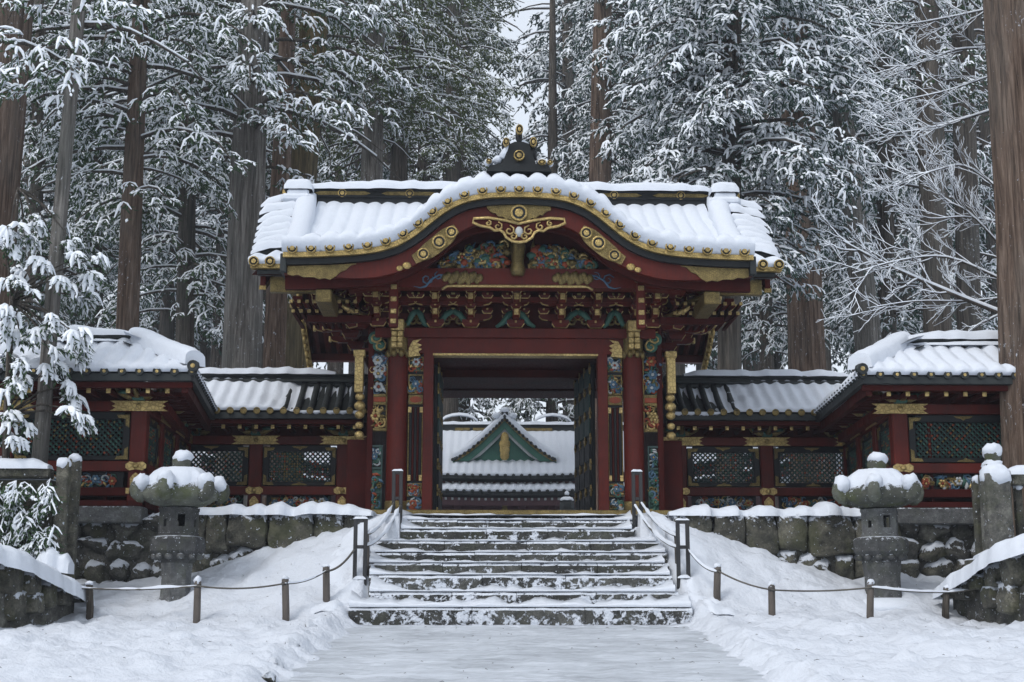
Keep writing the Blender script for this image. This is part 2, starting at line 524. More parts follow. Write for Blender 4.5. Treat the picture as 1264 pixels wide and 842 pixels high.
nx_, ny_ = len(gx), len(gy)
mb.v = [tuple(p) for p in V]
for i in range(nx_-1):
    for j in range(ny_-1):
        mb.f.append((i*ny_+j, (i+1)*ny_+j, (i+1)*ny_+j+1, i*ny_+j+1)); mb.m.append(0); mb.sm.append(True)
struct('ground', mb, M['ground_snow'])

# trodden path
mb = MB(); rows = []
for d in np.arange(4, 19.62, .08):
    l, r = path_edge(d); zb = ZB + SLOPE*(d - D_STEP)
    rows.append([(lerp(l-.3, r+.3, k), d, zb + .006 + .016*fbm(lerp(l, r, k)*2.5, d*2.5, 4) + .014*fbm(lerp(l, r, k)*6, d*9, 4, 3)) for k in np.linspace(0, 1, 80)])
mb.grid(rows, flip=True)
struct('path', mb, M['path'])

# terrace behind the retaining wall
mb = MB(); rows = []
for x in np.linspace(-16, 17, 110):
    rows.append([(x, y, ZT - .06 + .02*fbm(x*.8, y*.8, 3)) for y in list(np.linspace(21.95, 24, 10)) + [26, 28, 30, 32.6]])
mb.grid(rows)
struct('terrace', mb, M['ground_snow'])

# ------------------------------------------------------------------ snow helpers
def snow_lump(mb, pts, w, h, n=7, m=0, jit=.25, seed=0, sag=0.0, e0=.35):
    """rounded ridge of snow along a poly-line: width w, height h; sits on the line"""
    pts = [Vector(p) for p in pts]
    out = []
    L = len(pts)
    for i, p in enumerate(pts):
        t = pts[min(i+1, L-1)] - pts[max(i-1, 0)]; t.z = 0
        if t.length < 1e-6: t = Vector((1,0,0))
        t.normalize(); a = Vector((-t.y, t.x, 0))
        e = min(1.0, e0 + (1-e0)*math.sin(pi*min(1, (i+.0)/(L-1)*6 if i < L/2 else (L-1-i)/(L-1)*6)/2)) if L > 2 else 1
        k = 1 + jit*fbm(p.x*3.1+seed, p.y*3.1, p.z*3.1)
        row = []
        for j in range(n):
            an = pi*j/(n-1)
            row.append(p + a*(math.cos(an)*w*.5*k*(.8+.2*e)) + Vector((0,0,math.sin(an)**.75*h*k*e - (sag if j in (0, n-1) else 0))))
        out.append(row)
    mb.grid(out, m, True)
    for r, fl in ((out[0], False), (out[-1], True)):
        f = tuple(range(n)); mb.add(r, [f[::-1] if fl else f], m, True)
def sheet(mb, base, h, us, rows, m=0):
    """snow sheet. base(u, v)->Vector; h(u, v)->thickness; rows = [(v, outward Vector, height fraction)]"""
    g = []
    for u in us:
        g.append([base(u, v) + o + Vector((0,0,h(u, v)*k)) for v, o, k in rows])
    mb.grid(g, m, True)
    nb = [[base(u, v) + Vector((0,0,-.005)) for v, o, k in rows] for u in us]
    for gi, bi, fl in ((g[0], nb[0], False), (g[-1], nb[-1], True)):
        q = [gi, bi]
        mb.grid(q, m, True, flip=fl)

# ------------------------------------------------------------------ stone pieces
STONES = []
import bmesh
def make_stone(seed, sq=.55, nsub=3, rough=.10, npts=22):
    """angular rock: hull of random points on a rounded box, subdivided and roughened"""
    r = random.Random(seed); bm = bmesh.new()
    for i in range(npts):
        q = Vector((r.gauss(0,1), r.gauss(0,1), r.gauss(0,1))); q.normalize()
        l = max(abs(c) for c in q); q = q/l*sq + q*(1-sq)*1.1
        bm.verts.new(q*.5*(1+r.uniform(-.06,.06)))
    if sq > .8:
        for sx in (-1,1):
            for sy in (-1,1):
                for sz in (-1,1): bm.verts.new(Vector((sx*r.uniform(.42,.5), sy*r.uniform(.42,.5), sz*r.uniform(.43,.5))))
    res = bmesh.ops.convex_hull(bm, input=bm.verts)
    bmesh.ops.delete(bm, geom=[v for v in bm.verts if not v.link_faces], context='VERTS')
    bmesh.ops.subdivide_edges(bm, edges=bm.edges[:], cuts=2 if nsub > 3 else 1, use_grid_fill=True)
    bmesh.ops.smooth_vert(bm, verts=bm.verts, factor=.35, use_axis_x=True, use_axis_y=True, use_axis_z=True)
    bm.normal_update()
    off = Vector((r.uniform(0,99), r.uniform(0,99), 0))
    for v in bm.verts: v.co += v.normal*rough*.35*mnoise.fractal(v.co*3.2+off, .8, 2, 4)
    bm.verts.index_update()
    mb = MB(); mb.add([tuple(v.co) for v in bm.verts], [tuple(v.index for v in f.verts) for f in bm.faces], 0, True)
    bm.free(); return mb
RUB = [make_stone(i, .66, 4, .34).mesh('rubble_stone', M['stone']) for i in range(8)]
RUBM = [make_stone(i+30, .66, 4, .30).mesh('mossy_rubble_stone', M['stone_moss']) for i in range(6)]
BLK = [make_stone(i+60, .9, 4, .22).mesh('dressed_stone', M['stone_moss']) for i in range(6)]
def stone(parent, c, size, pool, name='stone', rz=0):
    o = link(name, random.choice(pool), parent)
    o.location = Vector(c) - base_of(parent); o.scale = size
    o.rotation_euler = (random.uniform(-.06,.06), random.uniform(-.08,.08), rz)
    return o

# ------------------------------------------------------------------ retaining walls
def retaining(side, label, blocks, x_end, d=21.62):
    s = side
    root = thing('retaining_wall', label, 'stone wall', (blocks[0], d, ZT-1.0), 'stone walls beside the stairs')
    core = MB(); xa, xb = sorted((blocks[-1], x_end)); x0, x1 = min(blocks[0], xa), max(blocks[0], xb)
    core.box(x0+.05, x1-.05, d+.12, d+.5, ZT-2.0, ZT-.12)
    part('wall_core', core, M['stone'], root)
    top = ZT - .07
    # dressed blocks
    for i in range(len(blocks)-1):
        a, b = sorted((blocks[i], blocks[i+1])); hh = random.uniform(.50, .62)
        stone(root, ((a+b)/2, d+.2, top-hh/2), (b-a+.015, .55, hh+.05), BLK)
        x = a
        while x < b:
            w = random.uniform(.3, .55)
            stone(root, (x+w/2, d+.22, top-hh-.2+random.uniform(-.03,.03)), (w*1.1, .5, random.uniform(.38,.48)), RUBM)
            x += w
    # rubble
    lo, hi = sorted((blocks[-1], x_end)); z = top; r = 0
    while z > ZT-1.75:
        hh = random.uniform(.32, .42) if r else .40
        x = lo - random.uniform(0, .2)
        while x < hi:
            w = random.uniform(.32, .58)
            stone(root, (x+w/2, d+.2+random.uniform(-.04,.05), z-hh/2+random.uniform(-.05,.05)*(r > 0)), (w*1.1, .5, hh*random.uniform(1.05,1.25)), RUB if random.random() < .7 else RUBM)
            x += w
        z -= hh*.93; r += 1
    sn = MB()
    xs = sorted((blocks[0], blocks[-1]))
    pts = [(x, d+.22+.03*fbm(x*2, 0, 0), top+.0+.02*fbm(x*1.5, 3, 0)) for x in np.arange(xs[0], xs[1]+.05, .08)]
    snow_lump(sn, pts, .72, .15, 9, jit=.5, sag=.03)
    part('snow_cap', sn, M['snow'], root)
    return root
bl = [xp(x, 660, 21.6) for x in (456, 425, 388, 330, 279, 254, 236)]
br = [xp(x, 660, 21.6) for x in (828, 880, 921, 960, 998, 1056, 1112)]
retaining(-1, 'mossy stone retaining wall left of the stairs behind the left lantern', bl, -8.4)
retaining(1, 'mossy stone retaining wall right of the stairs behind the right lantern', br, 9.2)

# ------------------------------------------------------------------ staircase
NOSE = [749.7, 730.5, 709.6, 694.7, 681.8, 668, 653, 641.8]
SPAN = [(430, 855), (455, 838), (455, 830), (455, 826), (456, 824), (462, 816), (494, 783), (494, 783)]
root = thing('stone_staircase', 'snow dusted dark stone staircase leading up to the gate', 'stairs', (XG, D_STEP, ZB))
zprev = ZB - .25
STEPZ = []
for k in range(8):
    d = D_STEP + .32*k
    z = zp(NOSE[k], d); STEPZ.append((d, z))
    x0, x1 = xp(SPAN[k][0], NOSE[k], d), xp(SPAN[k][1], NOSE[k], d)
    n = 4 if k % 2 else 3
    cuts = [x0] + [lerp(x0, x1, (i + random.uniform(-.12, .12))/n) for i in range(1, n)] + [x1]
    for i in range(n):
        mb = MB()
        a, b = cuts[i]+.004, cuts[i+1]-.004
        dd = random.uniform(-.012, .012); dz = random.uniform(-.008, .004)
        nn = max(6, int((b-a)/.09)); prof = [(d+.7, z-.0), (d+.06, z), (d+.02, z-.008), (d, z-.04), (d+.004, (z+zprev)/2), (d, zprev-.05)]
        g = []
        for j in range(nn+1):
            x = lerp(a, b, j/nn)
            g.append([(x + .006*fbm(x*5, q, 1), yy + dd + .014*fbm(x*4, zz*6, k), zz + dz + .009*fbm(x*5, yy*5, k+3)) for q, (yy, zz) in enumerate(prof)])
        mb.grid(g, 0, False, flip=True)
        for e, fl in ((g[0], True), (g[-1], False)):
            c = [e[0], e[-1], (e[0][0], e[0][1], e[-1][2])]
            mb.add(e + [c[2]], [tuple(range(7))[::-1] if fl else tuple(range(7))])
        part('step_stone', mb, M['step_snowy' if k in (0, 1, 2) or (k == 6 and i % 2) else 'step'], root)
    # snow lying on the tread, swept thin in the middle
    sn = MB()
    us = np.arange(x0+.01, x1-.01, .07)
    def base(u, v, d=d, z=z): return Vector((u, d+v, z+.004))
    def hh(u, v, k=k, x0=x0, x1=x1):
        e = min(u-x0, x1-u)
        return max(.003, .018 + .014*(2-min(k, 2)) + (.02+.012*(2-min(k, 2)))*fbm(u*2.6, v*3, k*3.3) + .07*math.exp(-e/.22))
    sheet(sn, base, hh, us, [(.012, Vector((0,-.004,0)), .0), (.012, Vector((0,-.016,0)), .5), (.03, Vector(), .9), (.1, Vector(), 1), (.2, Vector(), 1.2), (.325, Vector(), 2.2), (.335, Vector(), .1)])
    part('snow', sn, M['snow'], root)
    zprev = z
# snow drifted over the stair ends
for s in (-1, 1):
    sn = MB(); g = []
    for d in np.arange(19.3, 22.15, .06):
        hw = float(np.interp(d, [19.3, 19.9, 21.1, 21.45, 22.2], [2.50, 2.30, 2.22, 1.92, 1.88]))
        zs = float(np.interp(d, [19.3, 19.5] + [q[0]+.2 for q in STEPZ[1:]], [ZB, ZB+.02] + [q[1] for q in STEPZ[1:]]))
        row = []
        for q in np.linspace(0, 1, 11):
            x = hw - .10 + q*.75 + .07*fbm(d*2.2, q*2, s*5)
            zo = gz(XG+s*max(x, hw+.12), d) if d < 21.8 else 1.4
            k = sstep(0, .75, q)
            row.append((XG+s*x, d, lerp(zs - .16, max(zs - .02, zo), sstep(0, .35, q)) *(1-k) + (zo-.03)*k + .05*math.sin(pi*q)*(1+fbm(d*3, q*3, s))))
        g.append(row)
    sn.grid(g, 0, True, flip=(s < 0))
    part('snow_drift', sn, M['snow'], root)

# ------------------------------------------------------------------ kerb stones half buried along the path
root = thing('kerb', 'half buried dark kerb stones along the left path edge', 'kerb', P(355, 800, 16.5))
root.location.z = ZB + SLOPE*(16.5-D_STEP)
for k in range(9):
    d = 12.4 + k*.78; x = lerp(xp(331, 842, 13.0), xp(400, 775, 19.2), (d-13)/6.2) - .05
    stone(root, (x+random.uniform(-.03,.03), d, gz(x, d)-.10+random.uniform(-.02,.025)), (.16, .62, .22), RUB, 'kerb_stone', .12)
# ------------------------------------------------------------------ the gate
DK, DE, DC, DR, DB, DRE = 21.4, 22.4, 23.6, 26.2, 28.8, 30.0
gate = thing('gate', 'ornate red and gold wooden gate with curved snowy roof above the stairs', 'gate', (XG, DC, ZT))
def hx(off, y, d): return off*mpp(y, d)
def gp(name, mb, mats, parent=None, kind=None): return part(name, mb, mats, parent or gate, kind)
RG, DR_, BK, GO, GP = M['red'], M['darkred'], M['black'], M['gold'], M['goldp']

def curl(mb, c, r, turns, ang, ny, th, m, flipx=1):
    """flat spiral scroll in the x-z plane, standing proud of y = ny"""
    pts, rad = [], []
    n = 9
    for i in range(n):
        t = i/(n-1); a = ang + flipx*turns*2*pi*t; q = r*(1-.8*t)
        pts.append((c[0]+q*math.cos(a), ny - th*.4*math.sin(pi*t), c[1]+q*math.sin(a))); rad.append(th*(.55+.45*math.sin(pi*min(1, t*1.2))))
    mb.tube(pts, rad, 4, m, True)
def carve(x0, x1, z0, z1, y, n, sz, cols, th=None, shape=None, seed=1):
    """relief of scrolls and leaf forms filling a rectangle"""
    r = random.Random(seed); mb = MB()
    w, h = x1-x0, z1-z0
    nr = max(1, int(w*h/.055)) if shape is None else 3
    for i in range(nr):                          # blossoms standing proud of the scrolls
        cx, cz = x0+w*((i+.5)/nr if w > h else r.uniform(.35,.65)), z0+h*(r.uniform(.35,.65) if w > h else (i+.5)/nr)
        if shape is not None:
            cx, cz = x0+w*r.uniform(.1,.9), z0+h*r.uniform(.15,.8)
            if not shape(cx, cz): continue
        R = min(.10, .36*min(w, h)); pc, cc = r.choice(((4,3),(3,5),(5,3),(4,5),(1,4)))
        pc = pc if pc in cols else cols[0]
        for q in range(6):
            a = q*pi/3+r.uniform(-.1,.1); mb.blob((cx+R*.58*math.cos(a), y-.045, cz+R*.58*math.sin(a)), (R*.36, .02, R*.36), pc, 7, 4)
        mb.blob((cx, y-.06, cz), (R*.3, .025, R*.3), cc, 7, 4)
    for i in range(n):
        for _ in range(20):
            cx, cz = x0 + w*r.uniform(.06, .94), z0 + h*r.uniform(.06, .94)
            if shape is None or shape(cx, cz): break
        else: continue
        s = sz*r.uniform(.6, 1.25); m = r.choice(cols)
        if r.random() < .62:
            curl(mb, (cx, cz), s, r.uniform(.7, 1.5), r.uniform(0, 6.3), y - r.uniform(0, .03), (th or s*.28)*r.uniform(.8,1.2), m, r.choice((-1, 1)))
        else:
            a = r.uniform(0, pi); L = s*1.2
            mb.tube([(cx-L*math.cos(a), y, cz-L*math.sin(a)), (cx-.2*L*math.cos(a+.5), y-.03, cz-.2*L*math.sin(a+.5)), (cx+L*math.cos(a), y-.005, cz+L*math.sin(a))], [s*.06, s*.38, s*.05], 5, m, True)
    return mb
CM = [M['gold2'], M['cblue'], M['cgreen'], M['cred'], M['cwhite'], M['goldp']]

# ---- body: columns, beams, panels
ZS = zp(629.5, 22.55)              # top of the sill
xcol = hx(146, 520, DC); rcol = hx(12.6, 520, DC)
z_bt, z_bb = zp(405, DC-.12), zp(418, DC-.12)      # upper tie beam
for dd in (DC, DB):
    for s in (-1, 1):
        mb = MB(); c = (XG+s*xcol, dd, 0)
        mb.lathe([(rcol*1.02, ZS-.02), (rcol, ZS+.35), (rcol*.985, z_bb-.5), (rcol*.97, z_bt)], 20, c)
        col = gp('column', mb, RG)
        g = MB(); g.lathe([(rcol*1.10, ZS+.0), (rcol*1.10, ZS+.20), (rcol*1.03, ZS+.22)], 20, c)
        gp('column_shoe', g, M['gold2'], col)
        if dd == DC:
            g = MB(); zt, zl = zp(398, DC-.2), zp(440, DC-.2)
            g.lathe([(rcol*1.03, zl+.05), (rcol*1.09, zl+.08), (rcol*1.09, zt-.02), (rcol*1.05, zt)], 20, c)
            for k in range(9):                   # scalloped lower edge
                a = 2*pi*k/9 + .2
                g.blob((c[0]+rcol*1.03*math.cos(a), c[1]+rcol*1.03*math.sin(a), zl+.06), (.06,.06,.075), 0, 6, 4)
            gp('capital_wrap', g, M['gold2'], col)
            g = MB(); y0 = DC-rcol*1.09-.16
            w = hx(7, 420, DC)
            g.bbox(c[0]-w*1.15, c[0]+w*1.15, y0-.02, DC-rcol*.8, zp(409,DC-.3), zt+.02, .015)
            for i in range(2):
                for j in range(3):
                    g.bbox(c[0]-w+i*w*1.03, c[0]-w+i*w*1.03+w*.95, y0+.0, DC-rcol*.8, zp(430-7*j,DC-.3), zp(430-7*j-6.4,DC-.3), .01)
            gp('beam_nose', g, GP, col)
# sill and plinth under the gate
mb = MB(); xs = hx(192, 630, 22.6)
mb.bbox(XG-xs, XG+xs, 22.55, 23.3, zp(636,22.55), ZS, .015); gp('sill', mb, M['gold2'])
mb = MB(); mb.bbox(XG-hx(190,638,22.2), XG+hx(190,638,22.2), 22.12, 24.6, zp(642.5,22.12)-.25, zp(636,22.3)-.004, .02); gp('plinth_stone', mb, M['step'])
sn = MB(); snow_lump(sn, [(x, 22.47, zp(636,22.3)-.004) for x in np.arange(XG-xs, XG+xs, .1)], .14, .035, 5, jit=.8); gp('snow_on_plinth', sn, M['snow'])
mb = MB(); mb.box(XG-xs, XG+xs, 23.3, 29.4, ZS-.25, ZS-.05); gp('floor', mb, M['step'])
# tie beams and lintel
def beam(name, x0, x1, d0, d1, yt, yb, m, b=.012):
    mb = MB(); mb.bbox(x0, x1, d0, d1, zp(yb, d0), zp(yt, d0), b); return gp(name, mb, m)
beam('tie_beam', XG-hx(172,410,DC), XG+hx(172,410,DC), DC-.16, DC+.16, 405, 417, RG)
lint = beam('lintel', XG-hx(133,425,DC), XG+hx(133,425,DC), DC-.10, DC+.12, 417.3, 437, RG)
mb = MB(); mb.bbox(XG-hx(101.5,437,DC), XG+hx(101.5,437,DC), DC-.115, DC+.13, zp(439.2,DC-.11), zp(436.4,DC-.11), .004); gp('lintel_edge', mb, GP, lint)
for s in (-1, 1):
    mb = MB(); a, b = XG+s*hx(101.5,520,DC), XG+s*hx(114,520,DC)
    mb.bbox(min(a,b), max(a,b), DC-.10, DC+.15, ZS, zp(437,DC), .01); gp('jamb', mb, RG)
    # flame shaped gilt plate on the lintel end
    g = MB(); X0 = XG+s*hx(131,430,DC); w = hx(16,430,DC)*-s
    z0, z1 = zp(441,DC-.12), zp(419,DC-.12); zm = (z0+z1)/2
    g.prism([(X0,z0),(X0+w*.9,z0+.02),(X0+w*.75,zm-.07),(X0+w*1.0,zm-.02),(X0+w*.7,zm+.0),(X0+w*1.0,zm+.05),(X0+w*.6,zm+.09),(X0+w*.95,z1-.0),(X0+w*.3,z1-.03),(X0,zm)], DC-.125, DC-.098)
    gp('gilt_plate', g, GP, lint)
    # strip of panels between column and jamb
    a, b = sorted((XG+s*hx(114,520,DC), XG+s*hx(132.5,520,DC)))
    mb = MB(); mb.box(a, b, DC+.02, DC+.06, ZS, zp(437,DC)); gp('panel_backing', mb, BK)
    for i, (yt, yb) in enumerate(((441,459),(463,487),(597,613),(618,628.5))):
        fr = MB(); z0, z1 = zp(yb,DC), zp(yt,DC)
        for q in ((a,a+.022,z0,z1),(b-.022,b,z0,z1),(a+.022,b-.022,z0,z0+.022),(a+.022,b-.022,z1-.022,z1)):
            fr.box(q[0], q[1], DC-.02, DC+.03, q[2], q[3])
        cp = gp('carved_panel', fr, M['gold2'])
        mb = carve(a+.02, b-.02, z0+.02, z1-.02, DC-.005, 26, .065, [0,1,1,3,4,5,2], seed=10*i+s+3)
        gp('carving', mb, CM, cp)
    mb = MB(); z0, z1 = zp(500,DC), zp(488,DC); mb.bbox(a, b, DC-.03, DC+.03, z0, z1, .008); bd = gp('panel_band', mb, M['gold2'])
    mb = MB(); xm = (a+b)/2; zm = (z0+z1)/2
    mb.prism([(xm+.105*math.cos(q), zm+.055*math.sin(q)) for q in np.linspace(0, 2*pi, 13)[:-1]], DC-.036, DC-.02); gp('band_medallion', mb, M['cred'], bd)
    z0, z1 = zp(594,DC), zp(503,DC)
    for k in range(5):
        mb = MB(); w = (b-a-.05)/5; mb.bbox(a+.025+w*k+.004, a+.025+w*(k+1)-.004, DC-.005, DC+.03, z0, z1, .006); gp('slat', mb, BK if k % 2 == 0 else DR_)
    for k in (0, 1):
        mb = MB(); q = (a, a+.02) if k == 0 else (b-.02, b); mb.bbox(q[0], q[1], DC-.02, DC+.03, z0, z1, .004); gp('panel_stile', mb, M['gold2'])
    for zc in (z0, z1-.10):
        for q0, q1 in ((a, a+.06), (b-.06, b)):
            mb = MB(); mb.bbox(q0, q1, DC-.03, DC+.0, zc, zc+.10, .004); gp('corner_fitting', mb, GP)
    # outer panels beside the column
    a, b = sorted((XG+s*hx(160,520,DC), XG+s*hx(180.5,520,DC)))
    mb = MB(); mb.box(a, b, DC+.02, DC+.07, zp(532,DC), zp(412,DC)); gp('panel_backing', mb, BK)
    mb = MB()
    for yy in (488, 498, 530): mb.bbox(a-.03, b+.03, DC-.03, DC+.05, zp(yy+3,DC), zp(yy-1,DC), .008)
    mb.bbox(a-.03, a, DC-.03, DC+.05, zp(532,DC), zp(437,DC), .006); mb.bbox(b, b+.03, DC-.03, DC+.05, zp(532,DC), zp(437,DC), .006)
    gp('outer_panel_frame', mb, M['gold2'])
    gp('carving', carve(a, b, zp(487,DC), zp(438,DC), DC-.0, 46, .08, [0,1,1,2,3,4,5], seed=70+s), CM)
    gp('carving', carve(a, b, zp(528,DC), zp(501,DC), DC-.0, 22, .075, [5,5,0,3], seed=80+s), CM)
    mb = MB(); mb.bbox(a, b, DC-.02, DC+.03, zp(497,DC), zp(489,DC), .006); gp('panel_band', mb, M['cred'])
    # cloud shaped bracket above them
    g = MB(); xc, zc = (a+b)/2, zp(421,DC-.1)
    g.blob((xc-s*-.05, DC-.06, zc+.05), (.13,.05,.12), 0, 12, 6); g.blob((xc+s*-.02, DC-.06, zc-.09), (.12,.05,.10), 0, 12, 6); g.blob((xc+s*.10, DC-.06, zc+.02), (.07,.05,.08), 0, 10, 6)
    ck = gp('cloud_bracket', g, M['green'])
    g = MB()
    for q in ((xc+s*.05, zc+.05, .13), (xc-s*.03, zc-.09, .12)):
        curl(g, (q[0], q[1]), q[2], 1.1, 1.2, DC-.115, .022, 0, s)
    gp('gilt_scroll', g, GP, ck)
    # lower openwork panel
    a2, b2 = sorted((XG+s*hx(164,590,DC), XG+s*hx(181,590,DC)))
    mb = MB()
    for q in ((a2,a2+.03),(b2-.03,b2)): mb.bbox(q[0], q[1], DC-.02, DC+.05, ZS, zp(550,DC), .006)
    for yy in (550, 577, 607): mb.bbox(a2+.03, b2-.03, DC-.02, DC+.05, zp(yy+3,DC), zp(yy,DC), .006)
    lp = gp('openwork_panel', mb, M['teal'])
    gp('openwork', carve(a2+.03, b2-.03, zp(576,DC), zp(553,DC), DC+.02, 18, .06, [1,2,4], seed=90+s), CM, lp)
    mb = carve(a2+.03, b2-.03, ZS+.02, zp(580,DC), DC-.0, 34, .07, [2,2,1,0,3], seed=95+s); mb.box(a2+.03, b2-.03, DC+.02, DC+.04, ZS, zp(580,DC), 2); gp('carving', mb, CM, lp)
    # side walls of the gate
    xw = XG+s*hx(182.5,520,DC); a, b = sorted((xw, xw+s*-.10))
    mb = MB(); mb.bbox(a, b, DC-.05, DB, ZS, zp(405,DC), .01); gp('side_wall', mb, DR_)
    # gilt corner post with hanging fittings
    xq = XG+s*hx(192,460,DC); mb = MB()
    mb.bbox(xq-.075, xq+.075, DC-.10, DC+.06, zp(486,DC), zp(436,DC), .012); mb.bbox(xq-.10, xq+.10, DC-.13, DC+.06, zp(442,DC), zp(434,DC), .012)
    for yy, rr in ((491,.085),(502,.10),(513,.085),(526,.075),(538,.085)): mb.blob((xq-s*.02, DC-.03, zp(yy,DC)), (rr,rr*.9,rr*.85), 0, 10, 6)
    gp('gilt_corner_fitting', mb, GP)
    # wall beside the gate, up to the gallery
    a, b = sorted((xw+s*.003, xw+s*.36))
    mb = MB(); mb.bbox(a, b, DC+.25, DC+.37, ZS-.05, zp(541,DC), .01); gp('flank_wall', mb, DR_)

# ---- doors
def door(s, xh, xf, d0, d1):
    A, B = Vector((xh, d0, 0)), Vector((xf, d1, 0)); u = (B-A); L = u.length; u.normalize()
    n = Vector((0,0,1)).cross(u)*(-1 if s > 0 else 1)
    T = Matrix.Identity(4); T.col[0][:3] = u; T.col[1][:3] = n; T.col[2][:3] = (0,0,1); T.col[3][:3] = A
    z0, z1 = ZS+.02, zp(441, DC)
    mb = MB(); mb.T = T; mb.bbox(0, L, -.03, .04, z0, z1, .01); leaf = gp('door_leaf', mb, BK)
    zs = [lerp(z0, z1, k) for k in (0, .17, .34, .51, .68, .84, 1)]
    for i in range(6):
        for j in range(3):
            mb = MB(); mb.T = T
            mb.bbox(.08+(L-.12)*j/3, .08+(L-.12)*(j+1)/3-.06, -.06, -.025, zs[i]+.07, zs[i+1]-.07, .012)
            gp('door_panel', mb, M['teal'] if i >= 3 else M['black'], leaf)
    for i in range(7):
        for j in range(4):
            mb = MB(); mb.T = T; xx = .05+(L-.12)*j/3; zc = min(max(zs[i], z0+.06), z1-.06)
            mb.prism([(xx-.09,zc),(xx-.03,zc+.035),(xx,zc+.10),(xx+.03,zc+.035),(xx+.09,zc),(xx+.03,zc-.035),(xx,zc-.10),(xx-.03,zc-.035)], -.058, -.03)
            gp('door_fitting', mb, GO, leaf)
    mb = MB(); mb.T = T
    mb.bbox(L-.035, L+.004, -.045, .05, z0, z1, .005); gp('door_edge', mb, M['gold2'], leaf)
door(1, XG+hx(100,520,DC), P(712,540,26.0).x, 24.3, 26.0)
door(-1, XG-hx(100,520,DC), P(543,540,25.9).x, 24.3, 25.9)
# rear frame and ceiling beams
for yt, yb, d in ((466, 482.5, 27.6), (452, 466, 25.4)):
    mb = MB(); mb.bbox(XG-2.6, XG+2.6, d, d+.3, zp(yb,d), zp(yt,d), .012); gp('rear_lintel', mb, DR_)
mb = MB(); mb.bbox(XG-1.6, XG+1.6, 27.585, 27.6, zp(468,27.6), zp(466.4,27.6), .003); gp('lintel_edge', mb, GP)
mb = MB(); mb.box(XG-2.7, XG+2.7, DC, DB, zp(436,DC)+.02, zp(436,DC)+.08); gp('ceiling', mb, DR_)

# ---- roof geometry
ze = zp(330, DE)                   # main eave
zr = zp(251, DR)                   # where the slope meets the ridge
XE = hx(326, 333, DE)
def main_z(d):
    s = (min(max(d, DE-.3), 2*DR-DE+.3) - DE)/(DR-DE)
    if s > 1: s = 2-s
    return ze + (zr-ze)*(.72*s + .28*s*s) if s > 0 else ze + (zr-ze)*.6*s
ktab = [(0,233.5),(21,233.9),(42,235.2),(63,238.8),(83,246),(101,256.8),(117.5,270.5),(133,284),(151,295),(172,302),(193,305.2),(235,308.2),(278,309.5),(296,309.5)]
kx_ = np.array([hx(a, y, DK) for a, y in ktab]); kz_ = np.array([zp(y, DK) for a, y in ktab])
fx = np.linspace(0, kx_[-1], 400); fz = np.interp(fx, kx_, kz_)
for _ in range(3):
    pad = np.concatenate([fz[1:21][::-1], fz, np.full(20, fz[-1])]); fz = np.convolve(pad, np.ones(25)/25, 'same')[20:-20]
XK = hx(290, 311, DK)
def kz(x): return float(np.interp(abs(x), fx, fz))
def kn(x):
    """downward normal of the curve at x"""
    e = .01; sl = (kz(abs(x)+e)-kz(max(0, abs(x)-e)))/(2*e if abs(x) > e else abs(x)+e)
    sl *= 1 if x >= 0 else -1
    n = Vector((sl, 0, -1)).normalized(); return n
def koff(x, o):
    n = kn(x); return (XG + x + n.x*o, kz(x) + n.z*o)
arc = np.concatenate([[0], np.cumsum(np.hypot(np.diff(fx), np.diff(fz)))])
def x_at(s): return float(np.interp(abs(s), arc, fx))*(1 if s >= 0 else -1)
kxs = [x_at(s) for s in np.linspace(-np.interp(XK, fx, arc), np.interp(XK, fx, arc), 97)]
def kstrip(name, o0, o1, y0, y1, m, xr=None, parent=None, inset=0):
    xs = [x for x in kxs if xr is None or xr[0] <= x <= xr[1]]
    mb = MB(); mb.strip([koff(x, o0) for x in xs], [koff(x, o1) for x in xs], y0, y1); return gp(name, mb, m, parent)
roof = None
mb = MB()
rows = [[(x, d, main_z(d)-.03) for d in np.linspace(DE, 2*DR-DE, 25)] for x in (XG-XE, XG+XE)]
mb.grid(rows, 0, False); rows = [[(x, d, main_z(d)-.16) for d in np.linspace(DE, 2*DR-DE, 25)] for x in (XG-XE, XG+XE)]; mb.grid(rows, 0, False, flip=True)
roof = gp('roof', mb, DR_)
